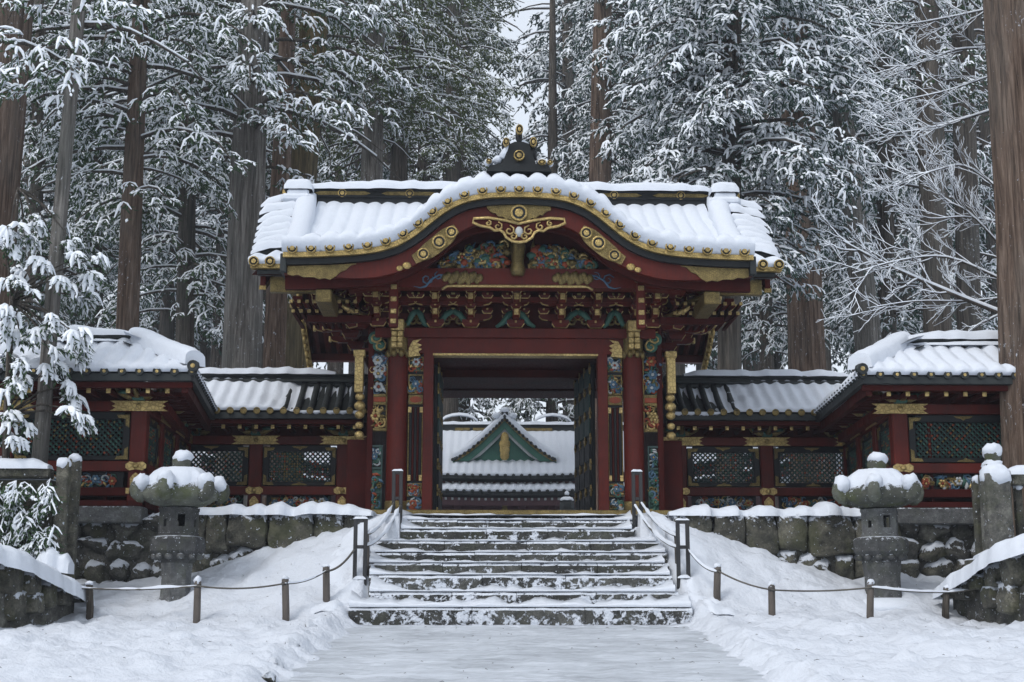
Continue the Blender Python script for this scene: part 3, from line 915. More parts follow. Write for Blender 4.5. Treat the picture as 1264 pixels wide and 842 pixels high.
# eave boards of the main roof, at the ends where they show
for s in (-1, 1):
    a, b = sorted((XG+s*(XE+.02), XG+s*(XK-.6)))
    for nm, o0, o1, y0, ins, m in (('eave_gilt_strip', -.03, .055, -.05, 0, GO), ('eave_board', .055, .14, .03, .10, M['tile']), ('eave_fascia', .14, .40, .20, .30, M['gold2'])):
        a2, b2 = sorted((XG+s*(XE+.02-ins), XG+s*(XK-.6))); mb = MB(); mb.bbox(a2, b2, DE+y0, DE+y0+.14, ze-o1, ze-o0, .008); gp(nm, mb, m, roof)
    # row of rafter tips below
    for k in range(9):
        x = XG + s*(XE-.62-.135*k)
        for r, (dz, dy) in enumerate(((.50, .32), (.60, .62))):
            mb = MB(); mb.bbox(x-.03, x+.03, DE+dy, DE+dy+.02, ze-dz-.06, ze-dz, .006); gp('rafter_tip', mb, GP, roof)
            mb = MB(); mb.bbox(x-.028, x+.028, DE+dy+.02, DE+dy+1.4, ze-dz-.055+.0, ze-dz-.005, .004); gp('rafter', mb, DR_, roof)
    mb = MB(); mb.bbox(XG+s*(XE-1.4)-.55, XG+s*(XE-1.4)+.55, DE+.7, DE+.85, ze-.80, ze-.68, .01); gp('purlin', mb, DR_, roof)
    # rear slope: rafters seen under the gable overhang
    for k in range(7):
        x = XG + s*(XE-.28-.24*k); mb = MB(); ds = np.linspace(DR+.6, 2*DR-DE-.15, 7)
        mb.tube([(x, d, main_z(d)-.24) for d in ds], .065, 4, 0, False); gp('rafter', mb, RG, roof)
    for d, w in ((DR+2.0, .16), (DR+.2, .22), (DR+3.4, .12)):
        mb = MB(); a, b = sorted((XG+s*2.7, XG+s*(XE-.1))); mb.bbox(a, b, d, d+.22, main_z(d)-.34-w, main_z(d)-.30, .01); gp('purlin', mb, RG, roof)
    # bargeboards along the verge
    ds = np.linspace(DE+.55, 2*DR-DE-.12, 22)
    for nm, o0, o1, w, m in (('bargeboard', .10, .46, .09, M['red']), ('verge_gilt_edge', .46, .53, .12, GO), ('verge_board', .0, .10, .16, M['tile'])):
        mb = MB(); x0 = XG+s*(XE-.10)
        g = [[(x0-w/2, d, main_z(d)-o0), (x0+w/2, d, main_z(d)-o0), (x0+w/2, d, main_z(d)-o1), (x0-w/2, d, main_z(d)-o1), (x0-w/2, d, main_z(d)-o0)] for d in ds]
        mb.grid(g, 0, False); mb.add(g[0][:4], [(0,1,2,3)]); mb.add(g[-1][:4], [(3,2,1,0)]); gp(nm, mb, m, roof)
    for k in range(12):                         # small pendants on the rear verge
        d = lerp(DR+1.2, 2*DR-DE-.1, k/11); mb = MB(); mb.blob((XG+s*(XE-.1), d, main_z(d)-.56), (.05,.07,.08), 0, 8, 5); gp('verge_fitting', mb, GO, roof)
# tile ends: gilt discs with a raised rim
mb = MB(); mb.lathe([(.0,.0),(.086,.0),(.086,.07),(.074,.078),(.066,.072)], 16, m=0, smooth=False, capb=False, capt=False)
mb.lathe([(.066,.072),(.063,.055),(.046,.055),(.043,.068)], 16, m=1, smooth=False, capb=False, capt=False); mb.lathe([(.043,.068),(.036,.078),(.0,.082)], 16, m=0, smooth=False, capb=False, capt=False)
TEND = mb.mesh('tile_end', [GO, BK])
def tile_end(x, y, z, parent, sc=1.0, rz=0):
    o = link('tile_end', TEND, parent); o.location = Vector((x, y, z)) - base_of(parent); o.rotation_euler = (pi/2, 0, rz); o.scale = (sc,)*3; return o
smax = float(np.interp(XK, fx, arc)); SP = smax/13.5
for k in range(-13, 14):
    x = x_at(k*SP); tile_end(XG+x, DK+.0, kz(x), roof, 1.0)
    mb = MB(); mb.tube([(XG+x, DK-.0, kz(x)), (XG+x, DK+.8, kz(x)+.05)], .085, 8, 0); gp('round_tile', mb, M['tile'], roof)
for s in (-1, 1):
    for k in range(3): tile_end(XG+s*(XE-.04-.27*k), DE-.05, ze+.05, roof, 1.0)
# curved eave boards of the front
kstrip('curved_gilt_strip', .055, .135, DK-.03, DK+.15, GO, parent=roof)
kstrip('curved_black_board', .135, .235, DK+.05, DK+.25, BK, parent=roof)
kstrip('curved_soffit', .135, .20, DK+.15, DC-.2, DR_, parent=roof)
mb = MB(); mb.strip([koff(x, .235) for x in kxs], [koff(x, .50-.13*sstep(.62, 1.0, abs(x)/XK)) for x in kxs], DK+.14, DK+.27); barge = gp('curved_bargeboard', mb, RG, roof)
kstrip('curved_inner_board', .34, .58, DK+.30, DK+.42, DR_, parent=roof)
XW = XK*.90
# gilding of the bargeboard ends, centre and flanks
for s in (-1, 1):
    xs = [s*x for x in np.linspace(XK*.985, XK*.70, 14)]
    mb = MB(); top = [koff(x, .245) for x in xs]; bot = []
    for i, x in enumerate(xs):
        t = i/13; o = .385 + .10*min(1, t*1.6) - (.26*max(0, (t-.62)/.38)) + .015*math.sin(i*2.4); bot.append(koff(x, max(.26, o)))
    mb.strip(top, bot, DK+.118, DK+.142); gp('gilt_end_plate', mb, M['gold2'], barge)
    # chamfered end of the eave seen from below
    for nm, x0, m in (('eave_end_board', XK+.0, M['gold2']),):
        mb = MB(); mb.bbox(XG+s*x0-.05, XG+s*x0+.05, DK+.02, DE+.4, kz(XK)-.36, kz(XK)-.06, .01); gp(nm, mb, M['tile'], barge)
    mb = MB(); mb.bbox(XG+s*(XK-.62)-.13, XG+s*(XK-.62)+.13, DK+.35, DE+.5, kz(XK)-.78, kz(XK)-.56, .02); gp('eave_beam_end', mb, M['gold2'], barge)
    # crest plate with three round crests
    sa, sb = float(np.interp(hx(96,290,DK), fx, arc)), float(np.interp(hx(146,290,DK), fx, arc))
    xs = [x_at(s*q) for q in np.linspace(sa, sb, 12)]
    mb = MB(); mb.strip([koff(x, .30+.05*abs(math.cos(i*pi/11*1.0))**6) for i, x in enumerate(xs)], [koff(x, .575-.07*abs(math.cos(i*pi/11))**6) for i, x in enumerate(xs)], DK+.105, DK+.14)
    cp = gp('crest_plate', mb, M['gold2'], barge)
    for q in (.16, .5, .84):
        x, z = koff(x_at(s*lerp(sa, sb, q)), .437); o = link('crest', TEND, cp); o.location = Vector((x, DK+.115, z))-base_of(cp); o.rotation_euler = (pi/2,0,0); o.scale = (1.35 if q == .5 else 1.15,)*2+(.6,)
    for q, rr in ((1.13, .06), (1.24, .045)):
        x, z = koff(x_at(s*lerp(sa, sb, q)), .46); mb = MB(); mb.blob((x, DK+.13, z), (rr*1.3, .02, rr), 0, 8, 5); gp('gilt_leaf', mb, GO, cp)
# centre plate
w0 = hx(42, 255, DK)
xs = np.linspace(-w0, w0, 25)
mb = MB(); mb.strip([koff(x, .15) for x in xs], [koff(x, .50 - .22*(abs(x)/w0)**2 + .02*math.sin(9*x/w0*3)) for x in xs], DK+.10, DK+.14); cpl = gp('centre_plate', mb, M['gold2'], barge)
o = link('crest', TEND, cpl); o.location = Vector((XG, DK+.11, zp(261, DK)))-base_of(cpl); o.rotation_euler = (pi/2,0,0); o.scale = (1.6,1.6,.6)
# pendant below the centre: winged gilt scroll
def pp(pts, d): return [(XG + hx(a, y, d), zp(y, d)) for a, y in pts]
half = [(0,276),(18,272),(38,269),(56,270),(57,275),(48,279),(36,281),(30,285),(24,284),(19,287),(16,293),(8,298),(0,299)]
full = half + [(-a, y) for a, y in half[::-1][1:-1]]
mb = MB(); mb.prism(pp(full, DK+.05), DK+.05, DK+.10); pend = gp('pendant', mb, M['darkred'])
mb = MB(); pts = pp(full, DK+.03); mb.tube([(x, DK+.04, z) for x, z in pts+pts[:1]], .026, 5, 0, True)
for s in (-1, 1):
    for a, y, r in ((12, 284, 7), (26, 279, 6), (7, 291, 5), (38, 275, 4)): curl(mb, (XG+s*hx(a,y,DK), zp(y,DK)), hx(r,y,DK), 1.2, 1.5, DK+.04, .02, 0, s)
gp('pendant_scroll', mb, GP, pend)
mb = MB(); mb.blob((XG, DK+.06, zp(285,DK)), (.07,.05,.09), 0, 10, 6); gp('pendant_boss', mb, M['cwhite'], pend)
# tympanum behind
DT = DK+.95
mb = MB(); xs = [x for x in kxs if abs(x) < XK*.72]
mb.strip([koff(x, .2) for x in xs], [(XG+x, zp(337, DT)) for x in xs], DT+.12, DT+.18); gp('tympanum', mb, DR_)
def arch(cx, cz):
    x = cx-XG
    return cz < kz(x*1.06) - .66
for s in (-1, 1):
    a, b = sorted((XG+s*hx(12,310,DT), XG+s*hx(108,310,DT)))
    sh = lambda cx, cz: arch(cx, cz)
    mb = carve(a, b, zp(333,DT), zp(287,DT), DT+.03, 130, .095, [1,1,2,0,0,3,5,1,0,2], th=.034, shape=sh, seed=200+s)
    r = random.Random(5+s)
    for k in range(26):
        x, z = r.uniform(a, b), r.uniform(zp(332,DT), zp(292,DT))
        if sh(x, z): mb.blob((x, DT+.0, z), (r.uniform(.05,.1), .07, r.uniform(.04,.08)), r.choice([0,0,1,2,0,3]), 8, 5)
    gp('carved_relief', mb, CM)
mb = MB(); mb.lathe([(.10, zp(342,DT)), (.13, zp(336,DT)), (.10, zp(325,DT)), (.12, zp(312,DT)), (.13, zp(305,DT)), (.09, zp(296,DT))], 12, (XG, DT-.10, 0)); gp('king_post', mb, M['gold2'])
# rainbow beam
DBm = DT-.05
xb = hx(208, 345, DBm)
xs = np.linspace(-xb, xb, 41)
mb = MB(); mb.strip([(XG+x, zp(333.5, DBm)+.03*(1-(x/xb)**2)) for x in xs], [(XG+x, zp(356, DBm)-.05*max(0, (abs(x)/xb-.75)/.25)**2 + .02*(1-(x/xb)**2)) for x in xs], DBm, DBm+.28); rb = gp('rainbow_beam', mb, RG)
mb = MB(); xs = np.linspace(-hx(93,354,DBm), hx(93,354,DBm), 31)
mb.tube([(XG+x, DBm-.01, zp(353.6, DBm) - .06*max(0, (abs(x)/xs[-1]-.93)/.07)) for x in xs], .026, 6); gp('gilt_beam_edge', mb, GP, rb)
for s in (-1, 1):
    mb = MB(); c = (XG+s*hx(68,344,DBm), DBm-.0, zp(343.5,DBm))
    for k in range(13):
        t = k/12-.5; mb.blob((c[0]+t*.58, c[1]-.01, c[2]+.03*math.sin(k*2.1)), (.06, .03, .085*(1-1.5*t*t)+.02), 0, 8, 5)
    gp('gilt_beam_plate', mb, M['gold2'], rb)
    mb = MB()
    pts = [(86,340),(97,340),(107,346),(113,354),(120,356),(128,354)]
    mb.tube([(XG+s*hx(a,y,DBm), DBm-.003, zp(y,DBm)) for a, y in pts], [.012,.016,.02,.02,.014,.004], 5)
    curl(mb, (XG+s*hx(112,345,DBm), zp(345,DBm)), hx(8,345,DBm), 1.2, .4, DBm-.002, .015, 0, s); curl(mb, (XG+s*hx(97,341,DBm), zp(341,DBm)), hx(6,341,DBm), 1.1, 1.9, DBm-.002, .012, 0, -s)
    gp('painted_swirl', mb, M['cblue'], rb)
# ---- bracket sets under the eaves
def arm_mesh(L, h=.12, w=.11):
    mb = MB(); a = L/2
    poly = [(-a, h), (-a, h*.55), (-a*.86, h*.2), (-a*.62, 0), (a*.62, 0), (a*.86, h*.2), (a, h*.55), (a, h)]
    mb.prism(poly, -w/2, w/2, 0)
    for s in (-1, 1):                            # gilt edging of the curved ends
        pts = [(s*a*.60, -w/2-.004, .004), (s*a*.86, -w/2-.004, h*.2), (s*a*.985, -w/2-.004, h*.55), (s*a*.985, -w/2-.004, h*.8)]
        mb.tube(pts, .011, 4, 1, False)
    return mb.mesh('bracket_arm', [RG, GP])
def block_mesh(w=.19, h=.10):
    mb = MB(); a, b = w/2, w*.34
    v = [(-b,-b,0),(b,-b,0),(b,b,0),(-b,b,0),(-a,-a,h*.5),(a,-a,h*.5),(a,a,h*.5),(-a,a,h*.5),(-a,-a,h),(a,-a,h),(a,a,h),(-a,a,h)]
    f = [(3,2,1,0),(8,9,10,11)]
    for o in (0, 4):
        for i in range(4): f.append((o+i, o+(i+1)%4, o+4+(i+1)%4, o+4+i))
    mb.add(v, f, 0)
    mb.tube([(-b,-b-.004,.008),(b,-b-.004,.008)], .013, 4, 1, False)
    mb.tube([(-a,-a-.004,h*.5),(-b,-b-.006,.008)], .010, 4, 1, False); mb.tube([(a,-a-.004,h*.5),(b,-b-.006,.008)], .010, 4, 1, False)
    mb.bbox(-.018, .018, -a-.012, -a+.002, h*.6, h*.92, .004, 1)
    return mb.mesh('bracket_block', [RG, GP])
ARM = {L: arm_mesh(L) for L in (.46, .74, 1.0)}
BLOCK, DAITO = block_mesh(), block_mesh(.30, .14)
ZBK = z_bt + .005
def bracket(x, y, rz=0, tiers=3, full=True, sc=1.0):
    root = link('bracket', DAITO, gate); root.location = Vector((x, y, ZBK))-base_of(gate); root.rotation_euler = (0,0,rz); root.scale = (sc,)*3
    z = .14
    for k in range(tiers):
        yo = -.30*k; L = (.74, .74, 1.0)[k] if full else .46
        a = link('bracket_arm', ARM[L], root, (0, yo, z)); 
        a2 = link('bracket_arm', ARM[.74], root, (0, yo-.12, z-.004), (0, 0, pi/2))
        for q in (-.5, 0, .5):
            b = link('bracket_block', BLOCK, root, (q*(L-.16), yo, z+.122))
        link('bracket_block', BLOCK, root, (0, yo-.38, z+.118), None, (.9,.9,.95))
        link('nose_end', NOSE_M, root, (0, yo-.50, z+.03))
        z += .205
    return root
mb = MB(); mb.bbox(-.045, .045, -.02, .03, -.02, .09, .01); NOSE_M = mb.mesh('nose_end', [GP])
for off in (-146, -98, -55, 55, 98, 146):
    bracket(XG+hx(off, 380, DC), DC, 0, 3, True)
bracket(XG, DC, 0, 3, False)
for s in (-1, 1):
    bracket(XG+s*2.75, DC, s*pi/4, 3, True); bracket(XG+s*2.95, DC+.9, s*pi/2, 3, True); bracket(XG+s*2.95, DC+2.0, s*pi/2, 3, True)
    bracket(XG+s*hx(168,380,DC), DC-.1, 0, 3, False)
    # gilt carved noses stepping out at the corner
    for k in range(3):
        mb = MB(); x0 = XG+s*(2.55+.3*k); zc = ZBK+.16+.2*k; y0 = DC-.45-.2*k
        mb.tube([(x0, y0+.3, zc), (x0+s*.18, y0+.05, zc+.02), (x0+s*.36, y0-.12, zc+.07), (x0+s*.50, y0-.22, zc+.17)], [.05,.055,.045,.012], 6, 0)
        gp('gilt_nose', mb, M['gold2'] if k else GP)
    # gilt bracket carrying the rainbow beam above each column
    g = MB(); xc = XG+s*hx(152,345,DBm); g.bbox(xc-.10, xc+.10, DBm-.12, DBm+.1, zp(348,DBm), zp(333,DBm), .02); gp('beam_end_block', g, M['gold2'])
    g = MB(); g.blob((xc, DBm-.13, zp(340,DBm)), (.05,.03,.05), 0, 10, 6); gp('beam_end_boss', g, GP)
    g = MB(); g.bbox(xc-.075, xc+.075, DBm-.06, DBm+.1, zp(405,DBm), zp(349,DBm), .02); gp('beam_strut', g, RG)
    for yy in (356, 371, 386, 398):
        g = MB(); g.bbox(xc-.05, xc+.05, DBm-.085, DBm-.055, zp(yy+3,DBm), zp(yy-3,DBm), .01); gp('gilt_stud', g, GP)
# boards closing the wall behind the brackets and the carved frog-leg struts between them
mb = MB(); mb.box(XG-2.9, XG+2.9, DC+.06, DC+.12, z_bt, zp(318, DC)); gp('frieze_board', mb, DR_)
for off in (-77, 0, 77, -122, 122):
    mb = MB(); xc = XG+hx(off,395,DC); w = .2 if abs(off) > 100 else .34
    for s in (-1, 1):
        mb.tube([(xc, DC-.08, ZBK+.30), (xc+s*w*.35, DC-.09, ZBK+.24), (xc+s*w*.7, DC-.08, ZBK+.08), (xc+s*w, DC-.08, ZBK+.02)], [.05,.06,.05,.03], 6, 2)
        curl(mb, (xc+s*w*.35, ZBK+.12), .08, 1.1, 1, DC-.08, .025, 0 if off else 1, s)
    gp('frog_leg_strut', mb, CM)
for k, dd in enumerate((DC-.32, DC-.62)):
    mb = MB(); mb.bbox(XG-2.6, XG+2.6, dd-.05, dd+.05, ZBK+.40+.2*k, ZBK+.50+.2*k, .01); gp('bracket_beam', mb, RG)

# ---- ridges, ornament and snow of the gate roof
zrt = zp(238, DR)
xr = hx(259, 240, DR)
mb = MB(); mb.bbox(XG-xr, XG+xr, DR-.22, DR+.22, zr-.12, zrt, .03); rid = gp('main_ridge', mb, BK, roof)
mb = MB(); mb.bbox(XG-xr, XG+xr, DR-.27, DR+.27, zr+.02, zr+.07, .02); mb.bbox(XG-xr, XG+xr, DR-.26, DR+.26, zrt-.07, zrt-.02, .02); gp('ridge_moulding', mb, BK, rid)
for off in (-207, -125, 125, 207):
    mb = MB(); xc = XG+hx(off,245,DR); zc = (zr+.07+zrt-.07)/2; w = .55
    mb.prism([(xc-w,zc),(xc-w*.8,zc+.04),(xc-w*.7,zc+.075),(xc+w*.7,zc+.075),(xc+w*.8,zc+.04),(xc+w,zc),(xc+w*.8,zc-.04),(xc+w*.7,zc-.075),(xc-w*.7,zc-.075),(xc-w*.8,zc-.04)], DR-.24, DR-.215); rp = gp('ridge_gilt_plate', mb, M['gold2'], rid)
    o = link('crest', TEND, rp); o.location = Vector((xc, DR-.235, zc))-base_of(rp); o.rotation_euler = (pi/2,0,0); o.scale = (1.0,1.0,.4)
sn = MB(); snow_lump(sn, [(XG+x, DR+.01*math.sin(x*3), zrt-.01) for x in np.linspace(-xr-.14, xr+.14, 70)], .66, .20, 11, jit=.18, sag=.03); gp('ridge_snow', sn, M['snow'], rid)
for s in (-1, 1):
    # ridge-end ornament with snow
    mb = MB(); xo = XG+s*(xr-.02); mb.bbox(xo-.23, xo+.23, DR-.55, DR-.28, zr-.25, zrt-.09, .03); mb.bbox(xo-.3, xo+.26, DR-.74, DR-.3, zr-.38, zr-.2, .03); on = gp('ridge_end_tile', mb, BK, rid)
    sn = MB(); snow_lump(sn, [(xo-.27+.06*k, DR-.40, zrt-.10) for k in range(10)], .50, .20, 9, jit=.12, sag=.05)
    sn.bbox(xo-.21, xo+.21, DR-.62, DR-.54, zr-.16, zrt-.14, .035); sn.bbox(xo-.31, xo+.27, DR-.80, DR-.5, zr-.24, zr-.06, .06); gp('snow', sn, M['snow'], on)
    mb = MB(); mb.cyl((XG+s*xr, DR-.1, zrt-.12), (XG+s*(xr+.34), DR-.1, zrt-.10), .09, .10, 10); gp('ridge_finial', mb, GO, rid)
    # descending ridge
    mb = MB(); ds = np.linspace(DE-.05, DR-.25, 12); xd0, xd1 = hx(279,305,DE-.2), hx(252,240,DR-.3)
    pts = []
    for d in ds:
        t = (d-ds[0])/(ds[-1]-ds[0]); pts.append(Vector((XG+s*lerp(xd0, xd1, t), d, main_z(d)+.12+.05*t)))
    mb.tube(pts, .15, 8, 0); dr = gp('descending_ridge', mb, BK, roof)
    sn = MB(); snow_lump(sn, [p+Vector((0,0,.06)) for p in pts], .40, .24, 11, jit=.12, sag=.12); gp('snow', sn, M['snow'], dr)
    # verge tiles draped outwards, each with its own snow
    for k in range(8):
        d = lerp(DE+.62, DR-.45, k/7); t = (d-ds[0])/(ds[-1]-ds[0]); xi = lerp(xd0, xd1, t)+.10; zz = main_z(d)
        xo = lerp(XE+.05, hx(309, 262, DR-.4), t)
        pts = [Vector((XG+s*xi, d, zz+.16)), Vector((XG+s*lerp(xi, xo, .5), d-.03, zz+.12)), Vector((XG+s*xo, d-.08, zz-.0))]
        mb = MB(); mb.tube(pts, .075, 7, 0); vt = gp('verge_tile', mb, M['tile'], roof)
        sn = MB(); fine = [pts[0].lerp(pts[1], q) for q in (0,.33,.66)] + [pts[1].lerp(pts[2], q) for q in (0,.33,.66,1)]
        snow_lump(sn, [p+Vector((0,0,.04)) for p in fine], .30, .17, 8, jit=.25, sag=.02); gp('snow', sn, M['snow'], vt)
    mb = MB(); g = []
    for d in np.linspace(DE+.3, DR-.3, 8):       # sloping bed under the verge tiles
        t = (d-ds[0])/(ds[-1]-ds[0]); g.append([(XG+s*(lerp(xd0, xd1, t)), d, main_z(d)+.08), (XG+s*lerp(XE+.02, hx(307,262,DR-.4), t), d, main_z(d)-.08)])
    mb.grid(g, 0, False, flip=(s > 0)); gp('verge_bed', mb, M['tile'], roof)
# snow on the front slopes
SPX = 2*XE/33
def rip(x, amp=.03): return amp*1.7*(abs(math.cos(pi*x/SPX))**.6-1)*(1+.5*fbm(x*1.3, 2, 7))
def surf(x, d):
    a = kz(x) + .035 + .10*(d-DK) if abs(x) < XK+.05 else -99
    b = main_z(d) + .02
    if d < DE: b = -99 if abs(x) <= XK else b
    k = .14
    m = max(a, b)
    return m + (k*max(0, 1-abs(a-b)/k)**2*.25 if a > -50 and b > -50 else 0)
FW = Vector((0,-1,0))
sn = MB(); us = np.linspace(-XK-.02, XK+.02, 27*10+1)
sarc = lambda x: float(np.interp(abs(x), fx, arc))
rows = [(DK+.02, FW*.015, -.42), (DK+.02, FW*.06, -.22), (DK+.02, FW*.105, .02), (DK+.02, FW*.135, .26), (DK+.02, FW*.135, .5), (DK+.03, FW*.09, .78), (DK+.08, Vector(), .98), (DK+.2, Vector(), 1.05)] + [(d, Vector(), 1.0) for d in np.linspace(DK+.45, DR-.2, 20)]
def hk(x, d):
    f = sstep(DK+1.6, DK+.1, d) if False else 1
    q = 1.8*abs(math.cos(pi*sarc(x)/SP))**.55 - 1
    w = 1 - sstep(DK+.5, DK+1.5, d)
    lo = .23 + .045*fbm(x*1.5, d*1.5, 2)
    lo *= 1 - .62*sstep(DE+1.2, DR-.3, d)
    return lo + w*.07*q*(.8+.6*fbm(x*2.1, 4, 4))*(1 if abs(x) < XK-.05 else 0) + (1-w)*rip(x, .035)
sheet(sn, lambda u, d: Vector((XG+u, d, surf(u, d))), hk, us, rows)
gp('roof_snow', sn, M['snow'], roof)
for s in (-1, 1):
    sn = MB(); us = np.linspace(s*(XK-.15), s*(XE+.06), 30)
    if s < 0: us = us[::-1]
    rows = [(DE-.04, FW*.0, 0.0), (DE-.04, FW*.05, .3), (DE-.03, FW*.06, .65), (DE+.0, FW*.02, .92)] + [(d, Vector(), 1.0) for d in np.linspace(DE+.15, DE+.75, 7)] + [(DE+.8, Vector(), .1)]
    sheet(sn, lambda u, d: Vector((XG+u, d, main_z(d)+.03 - .22*max(0, (abs(u)-XK)/(XE-XK))**2*sstep(DE, DE+1.0, d))), lambda u, d: .15+.03*math.cos(2*pi*(abs(u)-XE+.04)/.27), us, rows)
    gp('roof_snow', sn, M['snow'], roof)
# ornament on top of the curved gable
zo = zp(214, DK+.2); dO = DK+.12
mb = MB(); mb.prism(pp([(-40,214),(-36,207),(-22,205),(22,205),(36,206),(40,214)], dO), dO-.12, dO+.25)
bell = [(-22,206),(-19,196),(-14,188),(-12,180),(-5,177),(5,177),(13,180),(15,190),(19,198),(21,206)]
mb.prism(pp(bell, dO), dO-.08, dO+.22)
mb.cyl((XG, dO-.02, zp(180,dO)), (XG, dO-.02, zp(160,dO)), .06, .055, 10)
orn = gp('gable_ornament', mb, BK, roof)
for a, y, r1, r2 in ((0.5,163.5,4.6,6.5), (-16,179,4,5.5), (17.5,179,4.2,6.2), (0,195.5,6.8,6.8), (-37,202.5,3.5,3), (28,203.5,5,3.5), (38,203.5,3.6,3)):
    o = link('gilt_crest', TEND, orn); o.location = Vector((XG+hx(a,y,dO), dO-.10, zp(y,dO)))-base_of(orn); o.rotation_euler = (pi/2,0,0); o.scale = (hx(r1,y,dO)/.088, hx(r2,y,dO)/.088, .9)
for a, y, w, h, dp in ((0.5,156.5,5.2,3.2,.13),(-17,173.5,5,4,.12),(18,173,4.6,3.4,.12),(-37,198.5,6,4,.14),(28,198,6.5,4.5,.14),(38,199,5,4,.13),(-26,196,6,6,.13)):
    sn = MB(); sn.blob((XG+hx(a,y,dO), dO+.04, zp(y,dO)-.02), (hx(w,y,dO), dp, hx(h,y,dO)), 0, 10, 6, .06); gp('snow', sn, M['snow'], orn)
for a, y in ((-16,179),(17.5,179)):
    mb = MB(); mb.cyl((XG+hx(a,y,dO), dO-.06, zp(y,dO)), (XG+hx(a,y,dO), dO+.15, zp(y,dO)), .07, .07, 10); gp('ornament_horn', mb, BK, orn)
    mb = MB(); mb.tube([(XG+hx(a*.9,190,dO), dO+.02, zp(196,dO)), (XG+hx(a,183,dO), dO+.02, zp(183,dO))], [.09,.06], 8); gp('ornament_arm', mb, BK, orn)
sn = MB(); sn.tube([(XG+hx(-20,196,dO), dO, zp(197,dO)), (XG+hx(-14,184,dO), dO, zp(186,dO)), (XG+hx(-6,176,dO), dO, zp(177,dO)), (XG+hx(6,176,dO), dO, zp(177,dO)), (XG+hx(13,180,dO), dO, zp(180,dO))], [.09,.08,.07,.06,.04], 8); gp('snow', sn, M['snow'], orn)
# ------------------------------------------------------------------ galleries and wings
mb = MB(); mb.lathe([(.0,.0),(.088,.0),(.088,.07),(.074,.075),(.070,.06),(.036,.06)], 12, m=0, smooth=False, capb=False, capt=False); mb.lathe([(.036,.06),(.034,.075),(.0,.08)], 12, m=1, smooth=False, capb=False, capt=False)
TENDB = mb.mesh('dark_tile_end', [M['tile'], M['goldp']])
mb = MB(); mb.lathe([(.0,.0),(.088,.0),(.088,.07),(.074,.075),(.070,.06),(.0,.06)], 12, m=0, smooth=False, capb=False, capt=False)
TENDG = mb.mesh('dull_tile_end', [M['gold2']])
ZL = dict(plb=1.40, b0=1.66, b1=1.75, r0=1.82, r1=1.95, c0=1.97, c1=2.15, m0=2.20, m1=2.36, f0=2.375, l0=2.45, l1=3.02, f1=3.10, n0=3.14, n1=3.30, p0=3.46, p1=3.58)
for k in ZL: ZL[k] += 0.0
def frame_T(A, u, inward):
    T = Matrix.Identity(4); T.col[0][:3] = u; T.col[1][:3] = inward; T.col[2][:3] = (0,0,1); T.col[3][:3] = (A[0], A[1], 0); return T
def lattice(mb, x0, x1, z0, z1, sp, th, y, rr):
    """diagonal bars clipped to the opening"""
    w, h = x1-x0, z1-z0
    n = int((w+h)/sp)+1
    for sg in (0, 1):
        for i in range(-1, n+1):
            c = i*sp
            # line x = c - t (sg 0) or x = w-c+t, z = t
            t0, t1 = max(0, c-w), min(h, c)
            if t1-t0 < .03: continue
            a, b = ((x0+c-t0, z0+t0), (x0+c-t1, z0+t1)) if sg == 0 else ((x1-c+t0, z0+t0), (x1-c+t1, z0+t1))
            mb.tube([(a[0], y+sg*.012, a[1]), (b[0], y+sg*.012, b[1])], th, 4, 0, False, False)
    k = 0; z = z0+sp*.5
    while z < z1-.02:
        x = x0+(sp if k % 2 else sp*.5)
        while x < x1-.03:
            m = rr.choice((1, 0, 0, 3, 2, 0, 1)); mb.blob((x, y-.012, z), (sp*.27, .014, sp*.27), m, 5, 2)
            x += sp
        z += sp*.5; k += 1
